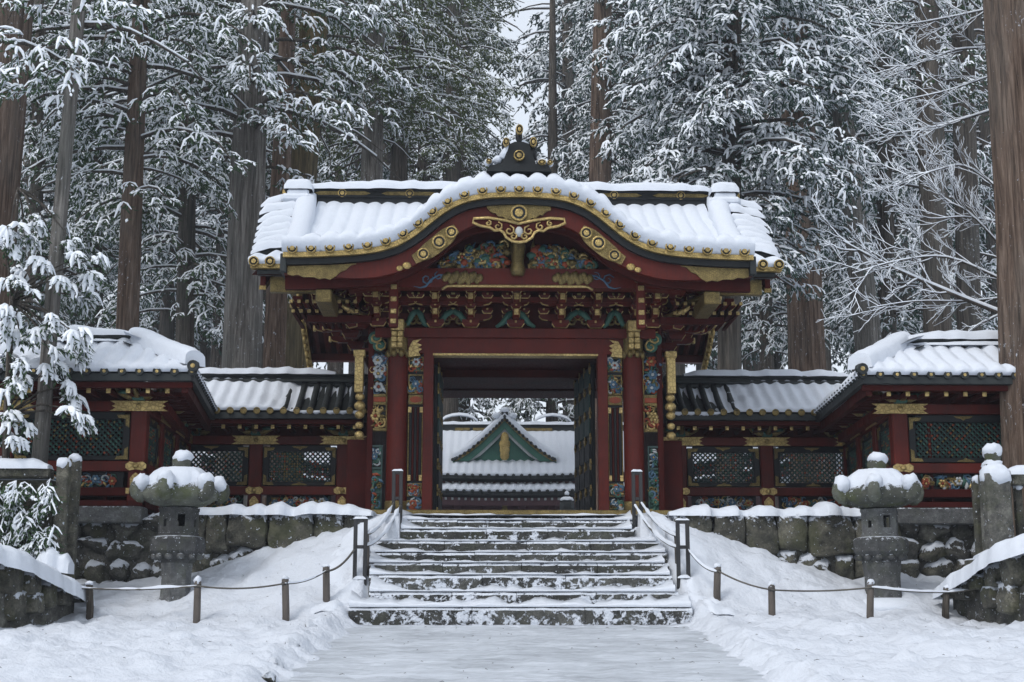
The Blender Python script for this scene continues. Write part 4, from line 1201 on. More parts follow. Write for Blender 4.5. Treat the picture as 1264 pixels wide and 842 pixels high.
def wall_run(root, T, L, cols, lattices=True, colsz=.125, solid_back=True, plinth=True, sp=.095, carv=True, seed=0, pur=(0, .05), skip=()):
    rr = random.Random(seed)
    z = ZL
    def pb(name, x0, x1, y0, y1, z0, z1, m, b=.01, parent=None):
        mb = MB(); mb.T = T; mb.bbox(x0, x1, y0, y1, z0, z1, b); return part(name, mb, m, parent or root)
    c = colsz
    if plinth: pb('plinth_stone', -c, L+c, -.16, .3, z['plb'], z['b0']-.003, M['lantern'], .02)
    pb('ground_sill', -c, L+c, -.10, .10, z['b0'], z['b1'], M['darkred'])
    pb('lower_rail', -c, L+c, -.10, .09, z['r0'], z['r1'], M['darkred'])
    pb('middle_rail', -c, L+c, -.115, .09, z['m0'], z['m1'], M['red'])
    pb('head_rail', -c, L+c, -.13, .09, z['n0'], z['n1'], M['red'])
    pb('upper_board', -c, L+c, .0, .06, z['n1'], z['p1'], M['darkred'], .003)
    pb('eave_purlin', pur[0], L-pur[1], -.30, -.17, z['p0'], z['p1'], M['red'])
    for q in (pur[0]-.012, L-pur[1]+.002): pb('purlin_cap', q, q+.01, -.31, -.16, z['p0']-.01, z['p1']+.01, M['gold2'], .002)
    if solid_back: pb('back_board', 0, L, .45, .50, z['b0'], z['n1'], M['darkred'])
    for i, x in enumerate(cols):
        if i in skip: continue
        cb = pb('column', x-c, x+c, -.105-.003, .12, z['b0'], z['p0'], M['red'], .02)
        # gilt fittings
        mb = MB(); mb.T = T; zc = (z['n0']+z['n1'])/2
        mb.prism([(x-.45,zc+.08),(x-.36,zc+.03),(x-.42,zc),(x-.36,zc-.03),(x-.45,zc-.08),(x-.15,zc-.078),(x+.15,zc-.078),(x+.45,zc-.08),(x+.36,zc-.03),(x+.42,zc),(x+.36,zc+.03),(x+.45,zc+.08),(x+.15,zc+.078),(x-.15,zc+.078)], -.145, -.128)
        part('gilt_fitting', mb, M['goldp'], cb)
        mb = MB(); mb.T = T; zc2 = (z['m0']+z['m1'])/2
        mb.prism([(x-.16,zc2+.03),(x-.10,zc2+.07),(x,zc2+.05),(x+.10,zc2+.07),(x+.16,zc2+.03),(x+.16,zc2-.03),(x+.10,zc2-.07),(x,zc2-.05),(x-.10,zc2-.07),(x-.16,zc2-.03)], -.135, -.112)
        zc3 = (z['c0']+z['c1'])/2
        mb.prism([(x-.075,zc3-.11),(x+.075,zc3-.11),(x+.085,zc3+.03),(x+.04,zc3+.09),(x,zc3+.12),(x-.04,zc3+.09),(x-.085,zc3+.03)], -.127, -.108)
        mb.prism([(x-.14,z['r1']-.01),(x+.14,z['r1']-.01),(x+.14,z['r0']+.03),(x-.14,z['r0']+.03)], -.118, -.10)
        part('gilt_fitting', mb, M['goldp'], cb)
        for zz in (zc, zc2):
            mb = MB(); mb.T = T; mb.blob((x, -.15, zz), (.045, .03, .045), 0, 10, 6); part('gilt_boss', mb, M['goldp'], cb)
        # small carved bracket under the purlin
        mb = MB(); mb.T = T
        mb.bbox(x-.09, x+.09, -.26, .0, z['n1']+.0, z['n1']+.09, .015, 1)
        for s in (-1, 1):
            mb.tube([(x, -.2, z['n1']+.07), (x+s*.16, -.21, z['n1']+.06), (x+s*.30, -.22, z['n1']+.12), (x+s*.37, -.22, z['n1']+.20)], [.05,.055,.04,.012], 6, 0)
            mb.blob((x+s*.22, -.23, z['p0']-.04), (.10, .09, .035), 1, 8, 4)
        mb.tube([(x, -.1, z['n1']+.08), (x, -.35, z['n1']+.07), (x, -.46, z['n1']+.12), (x, -.5, z['n1']+.2)], [.05,.055,.04,.015], 6, 0)
        part('carved_bracket', mb, [M['gold2'], M['cgreen']], root)
    for i in range(len(cols)-1):
        a, b = cols[i]+c+.01, cols[i+1]-c-.01
        # framed lattice panel
        mb = MB(); mb.T = T; fw = .095
        mb.bbox(a, a+fw+.02, -.06, .06, z['f0'], z['f1'], .01); mb.bbox(b-fw-.02, b, -.06, .06, z['f0'], z['f1'], .01)
        mb.bbox(a+fw+.02, b-fw-.02, -.058, .058, z['f0'], z['l0'], .008); mb.bbox(a+fw+.02, b-fw-.02, -.058, .058, z['l1'], z['f1']+.035, .008)
        fr = part('lattice_frame', mb, M['black'], root)
        mb = MB(); mb.T = T
        lattice(mb, a+fw+.02, b-fw-.02, z['l0'], z['l1'], sp, .015, -.02, rr)
        part('lattice', mb, [M['teal'], M['cgreen'], M['cred'], M['gold2']], fr, 'stuff')
        for q0, sx in ((a+.015, 1), (b-.015, -1)):
            for q1, sz in ((z['f0']+.012, 1), (z['f1']-.012, -1)):
                mb = MB(); mb.T = T
                mb.prism([(q0,q1),(q0+sx*.20,q1),(q0+sx*.17,q1+sz*.05),(q0+sx*.06,q1+sz*.06),(q0+sx*.055,q1+sz*.17),(q0,q1+sz*.2)], -.075, -.058); part('corner_fitting', mb, M['gold2'], fr)
        xm = (a+b)/2
        for q1, sz in ((z['f0']+.008, 1), (z['f1']+.012, -1)):
            mb = MB(); mb.T = T; mb.prism([(xm-.15,q1),(xm+.15,q1),(xm+.11,q1+sz*.03),(xm+.04,q1+sz*.04),(xm,q1+sz*.07),(xm-.04,q1+sz*.04),(xm-.11,q1+sz*.03)], -.07, -.057); part('centre_fitting', mb, M['gold2'], fr)
        # carved board below
        mb = MB(); mb.T = T; mb.box(a+.08, b-.08, .0, .03, z['r1'], z['m0'])
        cbp = part('carved_board', mb, M['black'], root)
        if carv:
            mb = carve(a+.1, b-.1, z['c0']-.01, z['c1']+.02, -.015, 60, .075, [1,1,4,3,2,0,5], th=.018, seed=seed*7+i)
            mb.v = [tuple(T @ Vector(v)) for v in mb.v]
            part('carving', mb, CM, cbp)
    return root

def roof_run(root, x0, x1, de, dr, z_e, z_r, tiles, snow_fn, dots=True, step=.237, hipend=None, depth2=1.3, tend=None, hip=None):
    """a tiled lean of roof whose eave runs along x, with ridge and tile rows"""
    sgn = 1
    def zf(d): s = (d-de)/(dr-de); return z_e + (z_r-z_e)*(.82*s+.18*s*s)
    mb = MB()
    def cx(x, d):                                # stop at the hip line
        if hip is None: return x
        lim = lerp(hip[0], hip[1], min(1, (d-de)/(dr-de))); return min(x, lim) if hip[1] < hip[0] else max(x, lim)
    for off, fl in ((0, False), (-.09, True)):
        g = [[(cx(x, d), d, zf(d)+off) for d in np.linspace(de, dr, 6)] for x in (x0, x1)]; mb.grid(g, 0, False, flip=fl)
    g = [[(cx(x, dr), d, z_r-(d-dr)*.68) for d in np.linspace(dr, dr+depth2, 4)] for x in (x0, x1)]; mb.grid(g, 0, False)
    mb.bbox(x0, x1, de-.02, de+.06, z_e-.11, z_e+.012, .01)
    rf = part('roof', mb, M['tile'], root)
    mb = MB(); mb.bbox(x0+.02, x1-.02, de+.06, de+.16, z_e-.20, z_e-.11, .008); part('eave_board', mb, M['darkred'], rf)
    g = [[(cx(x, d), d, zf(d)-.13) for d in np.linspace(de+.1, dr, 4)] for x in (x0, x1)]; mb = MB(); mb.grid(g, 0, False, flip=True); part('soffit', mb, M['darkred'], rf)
    n = int(round((x1-x0)/step)); st = (x1-x0)/n
    for k in range(n+1):
        x = x0+st*k
        mb = MB(); dm = dr-.1
        if hip is not None: dm = min(dm, max(de+.06, de - .15 + (dr-de)*max(0, (x-hip[0])/(hip[1]-hip[0]))))
        ds = np.linspace(de-.05, dm, 5)
        mb.tube([(x, d, zf(max(d, de))+.03 - (.01 if d < de else 0)) for d in ds], .062, 8, 0)
        if x0-.01 <= x <= x1+.01:
            rt = part('round_tile', mb, M['tile'], rf)
            if dots: o = link('tile_end', tend or TENDG, rt); o.location = Vector((x, de-.04, z_e+.03))-base_of(rt); o.rotation_euler = (pi/2,0,0); o.scale = (.72,.72,.5)
    m2 = int((x1-x0)/.30)
    for k in range(m2):
        x = x0+.15+.30*k
        mb = MB(); mb.bbox(x-.033, x+.033, de+.18, de+1.0, z_e-.27, z_e-.20, .005, 0); mb.bbox(x-.034, x+.034, de+.165, de+.18, z_e-.272, z_e-.198, .004, 1); part('rafter', mb, [M['darkred'], M['goldp']], rf)
    return rf, zf

def gallery(s, label, xin, xcorner, colpx, snowpx):
    d_w, de, dr = 25.85, 25.0, 26.1
    root = thing('gallery', label, 'corridor', ((xin+xcorner)/2, d_w, ZL['b0']), 'side galleries of the gate')
    a, b = sorted((xin, xcorner))
    T = frame_T((a, d_w), (1,0,0), (0,1,0))
    cols = sorted([xp(q, 580, d_w)-a for q in colpx])
    wall_run(root, T, b-a, cols, solid_back=False, seed=11+s)
    z_e, z_r = zp(510.5, de), zp(474, dr)
    rf, zf = roof_run(root, a, b, de, dr, z_e, z_r, True, None)
    zt = zp(462, dr)
    mb = MB(); mb.bbox(a, b, dr-.15, dr+.15, z_r-.1, zt-.03, .03); mb.bbox(a, b, dr-.22, dr+.22, zt-.09, zt-.04, .02); mb.bbox(a, b, dr-.24, dr+.24, z_r-.02, z_r+.04, .02); rg = part('ridge', mb, M['tile'], rf)
    # snow: thick by the wing, thinning towards the gate
    sn = MB(); us = np.linspace(a, b, int((b-a)/.03))
    xs0, xs1 = snowpx
    def cover(x): return sstep(xs0, xs1, x) if xs1 > xs0 else sstep(xs0, xs1, x)
    def cov(x):
        t = (x-xs0)/(xs1-xs0); t = min(1, max(0, t)); return t*t*(3-2*t)
    def h(u, v):
        c = cov(u + .25*fbm(u*2, v*2, 3)); r = math.cos(2*pi*(u-a)/((b-a)/round((b-a)/.237)))
        top = 1 - .55*sstep(.15, .9, (v-de)/(dr-de))*(1-c)
        lo = -.06 + .03*r*(1 if c < .5 else 0) - .035*(r > .2)*(1-c)
        return lerp(lo, .13 + .025*r, c) + .02*fbm(u*3, v*3, 1) + .05*(1-c)*sstep(.2, .9, (v-de)/(dr-de))*.9
    rows = [(de-.03, FW*0, 0), (de-.03, FW*.04, .4), (de, FW*.03, .85), (de+.1, Vector(), 1)] + [(q, Vector(), 1) for q in np.linspace(de+.2, dr-.14, 9)]
    sheet(sn, lambda u, v: Vector((u, v, zf(max(v, de))+.04)), h, us, rows)
    part('roof_snow', sn, M['snow'], rf)
    sn = MB(); xa, xb = (a, xs0) if s < 0 else (xs0, b)
    xa, xb = sorted((xcorner, lerp(xs0, xin, .35)))
    snow_lump(sn, [(x, dr, zt-.035) for x in np.arange(xa, xb, .1)], .5, .13, 9, jit=.3, sag=.02); part('ridge_snow', sn, M['snow'], rg)
XWl, XWr = xp(238, 460, 20.8), xp(1064, 460, 20.8)      # outer ends of the wing eaves
XIl, XIr = xp(264, 508, 25.0), xp(1008, 508, 25.0)
gallery(-1, 'low roofed gallery with dark lattice panels adjoining the gate on its left', xp(452,560,25.85), XIl-.9, (205, 316, 424), (xp(395,480,25.5), xp(318,480,25.5)))
gallery(1, 'low roofed gallery with dark lattice panels adjoining the gate on its right', xp(822,560,25.85), XIr+.9, (839, 946, 1058), (xp(862,480,25.5), xp(945,480,25.5)))

def wing(s, label, xe0, xe1, xcol, xin):
    """corner pavilion: front wall facing the stairs, side wall running back to the gallery"""
    d_w, de, dr = 21.62, 20.8, 22.0
    xfar = -11.5 if s < 0 else 12.5
    root = thing('wing', label, 'corridor', (xcol, d_w, ZL['b0']), 'corner wings of the enclosure')
    a, b = sorted((xfar, xcol)); T = frame_T((a, d_w), (1,0,0), (0,1,0))
    bay = 2.05
    cols = sorted([(xcol + s*bay*k) - a for k in range(4) if a-.2 < xcol+s*bay*k < b+.2])
    wall_run(root, T, b-a, cols, solid_back=True, seed=31+s, sp=.088, pur=(.45, .45))
    # side wall
    A, B = Vector((xcol, d_w, 0)), Vector((xin, 25.85, 0))
    if s < 0: u = (B-A).normalized(); T = frame_T(A, u, Vector((0,0,1)).cross(u))
    else: u = (A-B).normalized(); T = frame_T(B, u, Vector((0,0,1)).cross(u))
    L = (B-A).length
    wall_run(root, T, L, [L*.0+.0, L/3, 2*L/3, L] if True else [], solid_back=True, seed=41+s, carv=False, plinth=False, pur=(.35, .35), skip=(0,) if s < 0 else (3,))
    # roof: front slope, hip, side eave
    z_e, z_r = zp(463.5, de), zp(430, dr)
    xr_end = xp(170, 420, dr) if s < 0 else xp(1112, 420, dr)
    rf, zf = roof_run(root, *(sorted((xfar, xe0 - s*0.0 - (0 if s > 0 else 0)))), de, dr, z_e, z_r, True, None, step=.262, tend=TENDB, hip=(xe0, xr_end))
    # sloping hip ridge from the corner up to the main ridge
    zt = zp(416, dr)
    q0, q1 = sorted((xfar, xr_end))
    mb = MB(); mb.bbox(q0, q1, dr-.15, dr+.15, z_r-.1, zt-.03, .03); mb.bbox(q0, q1, dr-.22, dr+.22, zt-.10, zt-.03, .02); mb.bbox(q0, q1, dr-.24, dr+.24, z_r-.03, z_r+.03, .02); rg = part('ridge', mb, M['tile'], rf)
    sn = MB(); snow_lump(sn, [(x, dr, zt-.03) for x in np.arange(q0, q1+.06, .1)], .54, .17, 9, jit=.2, sag=.02); part('ridge_snow', sn, M['snow'], rg)
    hip = [Vector((lerp(xr_end, xe0 - s*0.02, t), lerp(dr, de+.05, t), lerp(zt-.12, z_e+.13, .8*t+.2*(1-(1-t)**2)))) for t in np.linspace(0, 1, 12)]
    mb = MB(); mb.tube(hip, .085, 8, 0); hp = part('hip_ridge', mb, M['tile'], rf)
    o = link('tile_end', TENDB, hp); o.location = hip[-1]+Vector((0,-.11,-.02))-base_of(hp); o.rotation_euler = (pi/2,0,0)
    sn = MB(); snow_lump(sn, [p+Vector((0,0,.09)) for p in hip], .42, .20, 9, jit=.12, sag=.08, e0=.85); part('snow', sn, M['snow'], hp)
    # side slope
    xs_ = lambda d: lerp(xe0, xe1, (d-de)/(25.0-de))
    mb = MB(); g = [[(xs_(d), d, z_e), (xs_(d)+s*.6, d, z_e+.42), (xs_(d)+s*1.2, d, min(z_r, z_e+.85))] for d in np.linspace(de, 26, 8)]
    g[0] = [(xe0, de, z_e), (lerp(xe0, xr_end, .5), lerp(de, dr, .5), lerp(z_e, z_r, .5)), (xr_end, dr, z_r)]
    mb.grid(g, 0, False, flip=(s > 0)); part('side_slope', mb, M['tile'], rf)
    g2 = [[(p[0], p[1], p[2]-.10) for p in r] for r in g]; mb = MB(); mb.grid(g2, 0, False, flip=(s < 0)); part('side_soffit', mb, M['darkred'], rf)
    sn = MB(); g3 = [[(p[0]-s*.03, p[1], p[2]+.02), (p[0]-s*.06, p[1], p[2]+.09)] + [(q[0], q[1], q[2]+.16) for q in r] for r in [[Vector(x) for x in rr_] for rr_ in g] for p in [r[0]]]
    sn.grid(g3, 0, True, flip=(s > 0)); part('roof_snow', sn, M['snow'], rf)
    n = 17
    for k in range(n):
        d = lerp(de+.22, 25.0, k/(n-1)); x = xs_(d)
        kl = min(1.0, .72*(d-de)/(dr-de)*abs(xe0-xr_end)/.5)     # stop short of the hip
        mb = MB(); mb.tube([(x-s*.05, d, z_e+.025), (x+s*.5*kl, d, z_e+.025+.355*kl)], .062, 7, 0); rt = part('round_tile', mb, M['tile'], rf)
        sn = MB(); snow_lump(sn, [(x-s*.07, d, z_e+.06), (x+s*.15*kl, d, z_e+.06+.14*kl), (x+s*.4*kl, d, z_e+.06+.30*kl)], .19, .13, 7, jit=.3, sag=.03); part('snow', sn, M['snow'], rt)
    for nm, o0, o1, in0, in1, m in (('side_eave_edge', .0, .11, -.02, .06, M['tile']), ('side_eave_board', .11, .27, .07, .17, M['darkred']), ('side_purlin', .30, .44, .45, .60, M['red'])):
        mb = MB(); ds = np.linspace(de+(.0 if in0 < .05 else .12 if in0 < .3 else .95), 25.4, 4)
        g = [[(xs_(d)+s*in0, d, z_e-o0), (xs_(d)+s*in1, d, z_e-o0), (xs_(d)+s*in1, d, z_e-o1), (xs_(d)+s*in0, d, z_e-o1), (xs_(d)+s*in0, d, z_e-o0)] for d in ds]
        mb.grid(g, 0, False, flip=(s > 0)); mb.add(g[0][:4], [(0,1,2,3)]); part(nm, mb, m, rf)
    # rafters of the side eave
    for k in range(13):
        d = lerp(de+.5, 25.0, k/12); mb = MB(); x = xs_(d); c0, c1 = sorted((x+s*.18, x+s*.95)); mb.bbox(c0, c1, d-.033, d+.033, z_e-.27, z_e-.20, .005, 0); part('rafter', mb, M['darkred'], rf)
    # snow on the front slope with tile ripples
    sn = MB(); n0, n1 = sorted((xfar, xe0)); nt_ = round((n1-n0)/.262); st = (n1-n0)/nt_
    us = np.linspace(n0, n1, nt_*9)
    def clipx(u, v):                            # keep the sheet inside the hip
        lim = lerp(xe0, xr_end, (max(v, de)-de)/(dr-de)); return max(u, lim) if False else (min(u, lim) if s < 0 else max(u, lim))
    rows = [(de-.03, FW*0, 0), (de-.03, FW*.05, .25), (de-.02, FW*.06, .6), (de+.02, FW*.02, .92), (de+.1, Vector(), 1.03)] + [(q, Vector(), 1) for q in np.linspace(de+.2, dr-.14, 9)]
    sheet(sn, lambda u, v: Vector((clipx(u, v), v, zf(max(v, de))+.03)), lambda u, v: .105+.075*abs(math.cos(pi*(u-n0)/st))**.7*(1+.3*fbm(u*1.7, v, 3))+.03*fbm(u*2, v*2, 0), us, rows)
    part('roof_snow', sn, M['snow'], rf)
    sn = MB(); snow_lump(sn, [(x, dr-.24, z_r+.03) for x in np.arange(q0, q1, .1)], .16, .07, 5, jit=.2); part('snow', sn, M['snow'], rg)
wing(-1, 'hip roofed corner wing with teal lattice panel left behind the lantern', XWl, XIl, xp(171, 560, 21.62), xp(228, 580, 25.85))
wing(1, 'hip roofed corner wing with teal lattice panel right behind the lantern', XWr, XIr, xp(1111, 560, 21.62), xp(1048, 580, 25.85))
# ------------------------------------------------------------------ stone lanterns
def lantern(cx, d, yb, label, shaft_hw, slab, rot):
    k = mpp(650, d); c = P(cx, yb, d); X = c.x; z0 = c.z
    def Z(y): return zp(y, d)
    root = thing('stone_lantern', label, 'stone lantern', c, 'stone lanterns beside the stairs')
    M1, M2 = M['lantern'], M['lantern_roof']
    if slab:
        mb = MB(); mb.lathe([(.46, z0-.35), (.50, z0-.08), (.47, z0-.03), (.40, z0+.0)], 6, (X, d, 0), rot=rot, smooth=False); part('base_slab', mb, M1, root)
        sn = MB(); sn.lathe([(.56, z0-.12), (.54, z0-.02), (.45, z0+.05), (.30, z0+.09), (.2, z0+.10)], 24, (X, d, 0)); part('snow', sn, M['snow'], root)
    w = shaft_hw*k
    mb = MB(); mb.lathe([(w*1.12, z0-.15), (w*1.12, Z(yb-6)), (w*1.0, Z(yb-9)), (w*.96, Z(722)), (w*.96, Z(712)), (w*1.03, Z(699)), (w*1.05, Z(693))], 6 if not slab else 20, (X, d, 0), rot=rot, smooth=slab); part('shaft', mb, M1, root)
    mb = MB(); mb.lathe([(w*1.02, Z(696)), (24*k, Z(691)), (29*k, Z(686)), (33*k, Z(681)), (33.5*k, Z(667)), (31*k, Z(664)), (25*k, Z(662.5))], 6 if not slab else 18, (X, d, 0), rot=rot, smooth=False); mid = part('middle_platform', mb, M1, root)
    mb = MB()
    for q in range(12):                          # carved petals on the underside
        a = 2*pi*q/12 + rot; mb.blob((X+27*k*math.cos(a), d+27*k*math.sin(a), Z(688)), (5*k, 5*k, 4*k), 0, 6, 4)
    part('petal_moulding', mb, M1, mid)
    # fire box: six frames with real openings
    R = 24*k; zb, zt = Z(663), Z(628)
    mb = MB()
    for q in range(6):
        a0, a1 = 2*pi*q/6+rot, 2*pi*(q+1)/6+rot
        A, B = Vector((X+R*math.cos(a0), d+R*math.sin(a0), 0)), Vector((X+R*math.cos(a1), d+R*math.sin(a1), 0))
        n = ((A+B)/2-Vector((X, d, 0))).normalized(); u = (B-A); L = u.length; u.normalize()
        mb.T = frame_T(A, u, -n)
        win = .34 if q % 2 == 0 else .2
        x0, x1 = L*(.5-win*.55), L*(.5+win*.55); za, zc = lerp(zb, zt, .33), lerp(zb, zt, .33+win*1.25)
        mb.box(0, x0, 0, .05, zb, zt); mb.box(x1, L, 0, .05, zb, zt); mb.box(x0, x1, 0, .05, zb, za); mb.box(x0, x1, 0, .05, zc, zt)
        mb.bbox(x0-.03, x1+.03, -.012, .0, zc, zc+.02, .004)
        mb.bbox(.0, L, -.012, .0, zb, zb+.05, .004); mb.bbox(.0, L, -.014, .0, zt-.05, zt, .004)
    mb.T = None
    part('fire_box', mb, M1, root)
    # roof: hexagonal with six curled corners
    mb = MB(); N6 = 48; prof = [(.0, 628, 0), (24, 626.5, 0), (36, 623, .4), (45, 618, 1), (46.5, 612, 1), (41, 603, .8), (32, 594, .5), (21, 588, .2), (13, 584, 0), (9, 581, 0)]
    g = []
    for r, y, cr in prof:
        row = []
        for q in range(N6+1):
            a = 2*pi*q/N6; hexf = math.cos(pi/6)/math.cos(((a-rot) % (pi/3)) - pi/6)
            f = lerp(1, hexf*1.08, cr); lift = cr*max(0, hexf-.93)*.9
            row.append((X+r*k*f*math.cos(a), d+r*k*f*math.sin(a), Z(y)+lift))
        g.append(row)
    mb.grid(g, 0, True, flip=True); rf = part('lantern_roof', mb, M2, root)
    sn = MB()
    g = []
    for r, y, cr, h in [(39.5, 611.5, 1, .0), (41.5, 608, 1, .03), (40, 604, 1, .06), (38, 599, .9, .08), (31, 592, .5, .08), (24, 586, .2, .08), (14, 582.5, 0, .05), (9, 581, 0, .02)]:
        row = []
        for q in range(N6+1):
            a = 2*pi*q/N6; hexf = math.cos(pi/6)/math.cos(((a-rot) % (pi/3)) - pi/6)
            f = lerp(1, hexf*1.05, cr); wob = 1+.09*fbm(2.4*math.cos(a)+cx, 2.4*math.sin(a), r*.05)
            row.append((X+r*k*f*wob*math.cos(a), d+r*k*f*wob*math.sin(a), Z(y)+h+cr*max(0, hexf-.93)*.5 + .03*fbm(4*math.cos(a), 4*math.sin(a), cx)*cr))
        g.append(row)
    sn.grid(g, 0, True, flip=True); part('snow', sn, M['snow'], rf)
    for q in range(6):
        a = 2*pi*q/6+rot; ca, sa = math.cos(a), math.sin(a)
        mb = MB(); pts, rad = [], []
        for t in np.linspace(0, 1, 9):           # fern-like scroll rising from the corner
            an = -1.9 + 4.6*t; rr_ = 10.0*k*(1-.35*t)
            rc = 46.5*k
            pts.append((X+(rc+rr_*math.cos(an)*.9)*ca, d+(rc+rr_*math.cos(an)*.9)*sa, Z(605)+rr_*math.sin(an))); rad.append(8.6*k*(1-.42*t))
        mb.tube(pts, rad, 8, 0); cu = part('curled_corner', mb, M2, rf)
        sn = MB(); sn.lump((X+47*k*ca, d+47*k*sa, Z(598)), (10.5*k, 10.5*k, 10*k*random.uniform(.8,1.25)), 0, 14, 8, .3); part('snow', sn, M['snow'], cu)
    mb = MB(); mb.lathe([(8*k, Z(584)), (10*k, Z(582)), (9*k, Z(580)), (11.5*k, Z(576)), (12*k, Z(571)), (9*k, Z(565)), (3*k, Z(560.5)), (.5*k, Z(560))], 16, (X, d, 0)); jw = part('jewel', mb, M2, root)
    sn = MB(); sn.lump((X+.015, d, Z(566)), (12.5*k, 12.5*k, 9.5*k), 0, 14, 8, .25); part('snow', sn, M['snow'], jw)
lantern(216, 20.4, 746, 'snow capped stone lantern with hexagonal shaft left of the stairs', 18.5, False, .35)
lantern(1091, 20.4, 746, 'snow capped stone lantern with round shaft right of the stairs', 22.5, True, .15)

# ------------------------------------------------------------------ rope posts and ropes
def post(x, yt, yb, d, label, cap=True, w=4.3, m='wood'):
    b = P(x, yb, d); t = P(x, yt, d); k = mpp(yb, d)
    root = thing('rope_post', label, 'post', b, 'rope posts along the path')
    a = w*k
    mb = MB(); lean = random.uniform(-.02, .02)
    mb.tube([b+Vector((0,0,-.25)), b+Vector((0,0,.02)), Vector((t.x+lean, d, t.z-.01)), Vector((t.x+lean, d, t.z+.005))], [a*1.05, a*1.05, a, a*.85], 9, 0, True); part('shaft', mb, M[m], root)
    mb = MB(); mb.lathe([(a*1.06, t.z-.09), (a*1.08, t.z-.07), (a*1.06, t.z-.05)], 9, (t.x+lean, d, 0)); part('iron_band', mb, M['iron'], root)
    sn = MB(); sn.lump((t.x+lean+random.uniform(-.2,.2)*a, d, t.z+.0), (a*1.1, a*1.1, a*random.uniform(.6, 1.5)), 0, 10, 6, .35); part('snow', sn, M['snow'], root)
    return Vector((t.x+lean, d-a, t.z-.07))
pl = [post(45, 712, 752, 19.0, 'dark rope post standing against the low wall far left', m='iron'),
      post(111, 720, 752, 19.6, 'short rope post capped with snow left of the left lantern', m='bark_dark'),
      post(243, 717, 758, 19.3, 'weathered wooden rope post just right of the left lantern base'),
      post(353, 714, 760, 19.3, 'weathered wooden rope post midway between left lantern and stairs'),
      post(403, 699, 739, 19.8, 'wooden rope post closest to the stairs on the left')]
pr = [post(885, 699, 734, 19.9, 'wooden rope post closest to the stairs on the right'),
      post(953, 722, 763, 19.3, 'wooden rope post midway between the stairs and right lantern'),
      post(1074, 719, 762, 19.3, 'wooden rope post in front of the right lantern base'),
      post(1167, 725, 758, 19.5, 'short dark rope post just right of the right lantern', m='bark_dark'),
      post(1228, 714, 757, 19.0, 'dark rope post standing against the low wall far right', m='iron')]
def cat_pts(a, b, sag, n=14):
    return [a.lerp(b, t) - Vector((0,0,sag*4*t*(1-t))) for t in np.linspace(0, 1, n)]
def rope(name, label, spans, r, snow_on, group, m='rope'):
    mb = MB(); pts = []
    for a, b, sag in spans:
        q = cat_pts(a, b, sag); pts += q if not pts else q[1:]
    mb.tube(pts, r, 6, 0)
    o = link(name, None, None, pts[0]); tag(o, label, 'rope', group)
    part('strand', mb, M[m], o)
    for i in snow_on:
        sn = MB(); a, b, sag = spans[i]; snow_lump(sn, [p+Vector((0,0,r*.5)) for p in cat_pts(a, b, sag, 18)], r*2.4, r*2.0, 6, jit=.9, sag=r*.3); part('snow', sn, M['snow'], o)
    return o
# ------------------------------------------------------------------ handrail frames
def rail_frame(x0, x1, yt, yb, d, label):
    root = thing('handrail_frame', label, 'handrail', P((x0+x1)/2, yb, d), 'black handrail frames on the stairs')
    a, b = P(x0, yb, d), P(x1, yb, d); zt, zb = zp(yt, d), zp(yb, d)
    for x in (a.x, b.x):
        mb = MB(); mb.bbox(x-.028, x+.028, d-.028, d+.028, zb-.15, zt, .006); part('upright', mb, M['iron'], root)
    for f0, h in ((1.0, .05), (.60, .05), (.08, .16)):
        mb = MB(); z = lerp(zb, zt, f0); mb.bbox(a.x+.028, b.x-.028, d-.024, d+.024, z-h, z, .005); part('crossbar', mb, M['iron'], root)
    sn = MB(); snow_lump(sn, [(lerp(a.x-.03, b.x+.03, t), d, zt) for t in np.linspace(0, 1, 7)], .075, .035, 6, jit=.3); part('snow', sn, M['snow'], root)
    sn = MB(); snow_lump(sn, [(lerp(a.x-.02, b.x+.02, t), d-.02, lerp(zb, zt, .08)) for t in np.linspace(0, 1, 5)], .07, .05, 6, jit=.5); part('snow', sn, M['snow'], root)
    return a.x, b.x, zt, zb, d
fl = rail_frame(437.5, 450, 641, 722, 20.25, 'black metal handrail frame at the foot of the stairs on the left')
ful = rail_frame(485, 494, 582, 661, 21.75, 'black metal handrail frame at the stair top before the left column')
fr_ = rail_frame(838, 850, 642, 720, 20.25, 'black metal handrail frame at the foot of the stairs on the right')
fur = rail_frame(783, 792, 582, 661, 21.75, 'black metal handrail frame at the stair top before the right column')
# wooden stakes beside the lower frames
p1 = post(454, 655, 696, 20.5, 'slim wooden stake behind the lower left handrail frame', w=2.6)
p2 = post(836, 656, 696, 20.6, 'slim wooden stake behind the lower right handrail frame', w=2.6)
GR = 'ropes of the stair and path barrier'
def V3(x, y, d): return P(x, y, d)
rope('barrier_rope', 'thin rope strung between the low posts left of the stairs', [(pl[4], pl[3], .05), (pl[3], pl[2], .05), (pl[2], pl[1], .03), (pl[1], pl[0], .02)], .013, [0, 2, 3], GR)
rope('barrier_rope', 'thin rope strung between the low posts right of the stairs', [(pr[0], pr[1], .04), (pr[1], pr[2], .03), (pr[2], pr[3], .02), (pr[3], pr[4], .02)], .013, [2, 3], GR)
rope('barrier_rope', 'slack rope dropping from lower left handrail frame to the first post', [(V3(437, 679, 20.2), V3(403, 705, 19.75), .07)], .016, [], GR)
rope('barrier_rope', 'slack rope dropping from lower right handrail frame to the first post', [(V3(850, 679, 20.2), V3(885, 706, 19.85), .07)], .016, [0], GR)
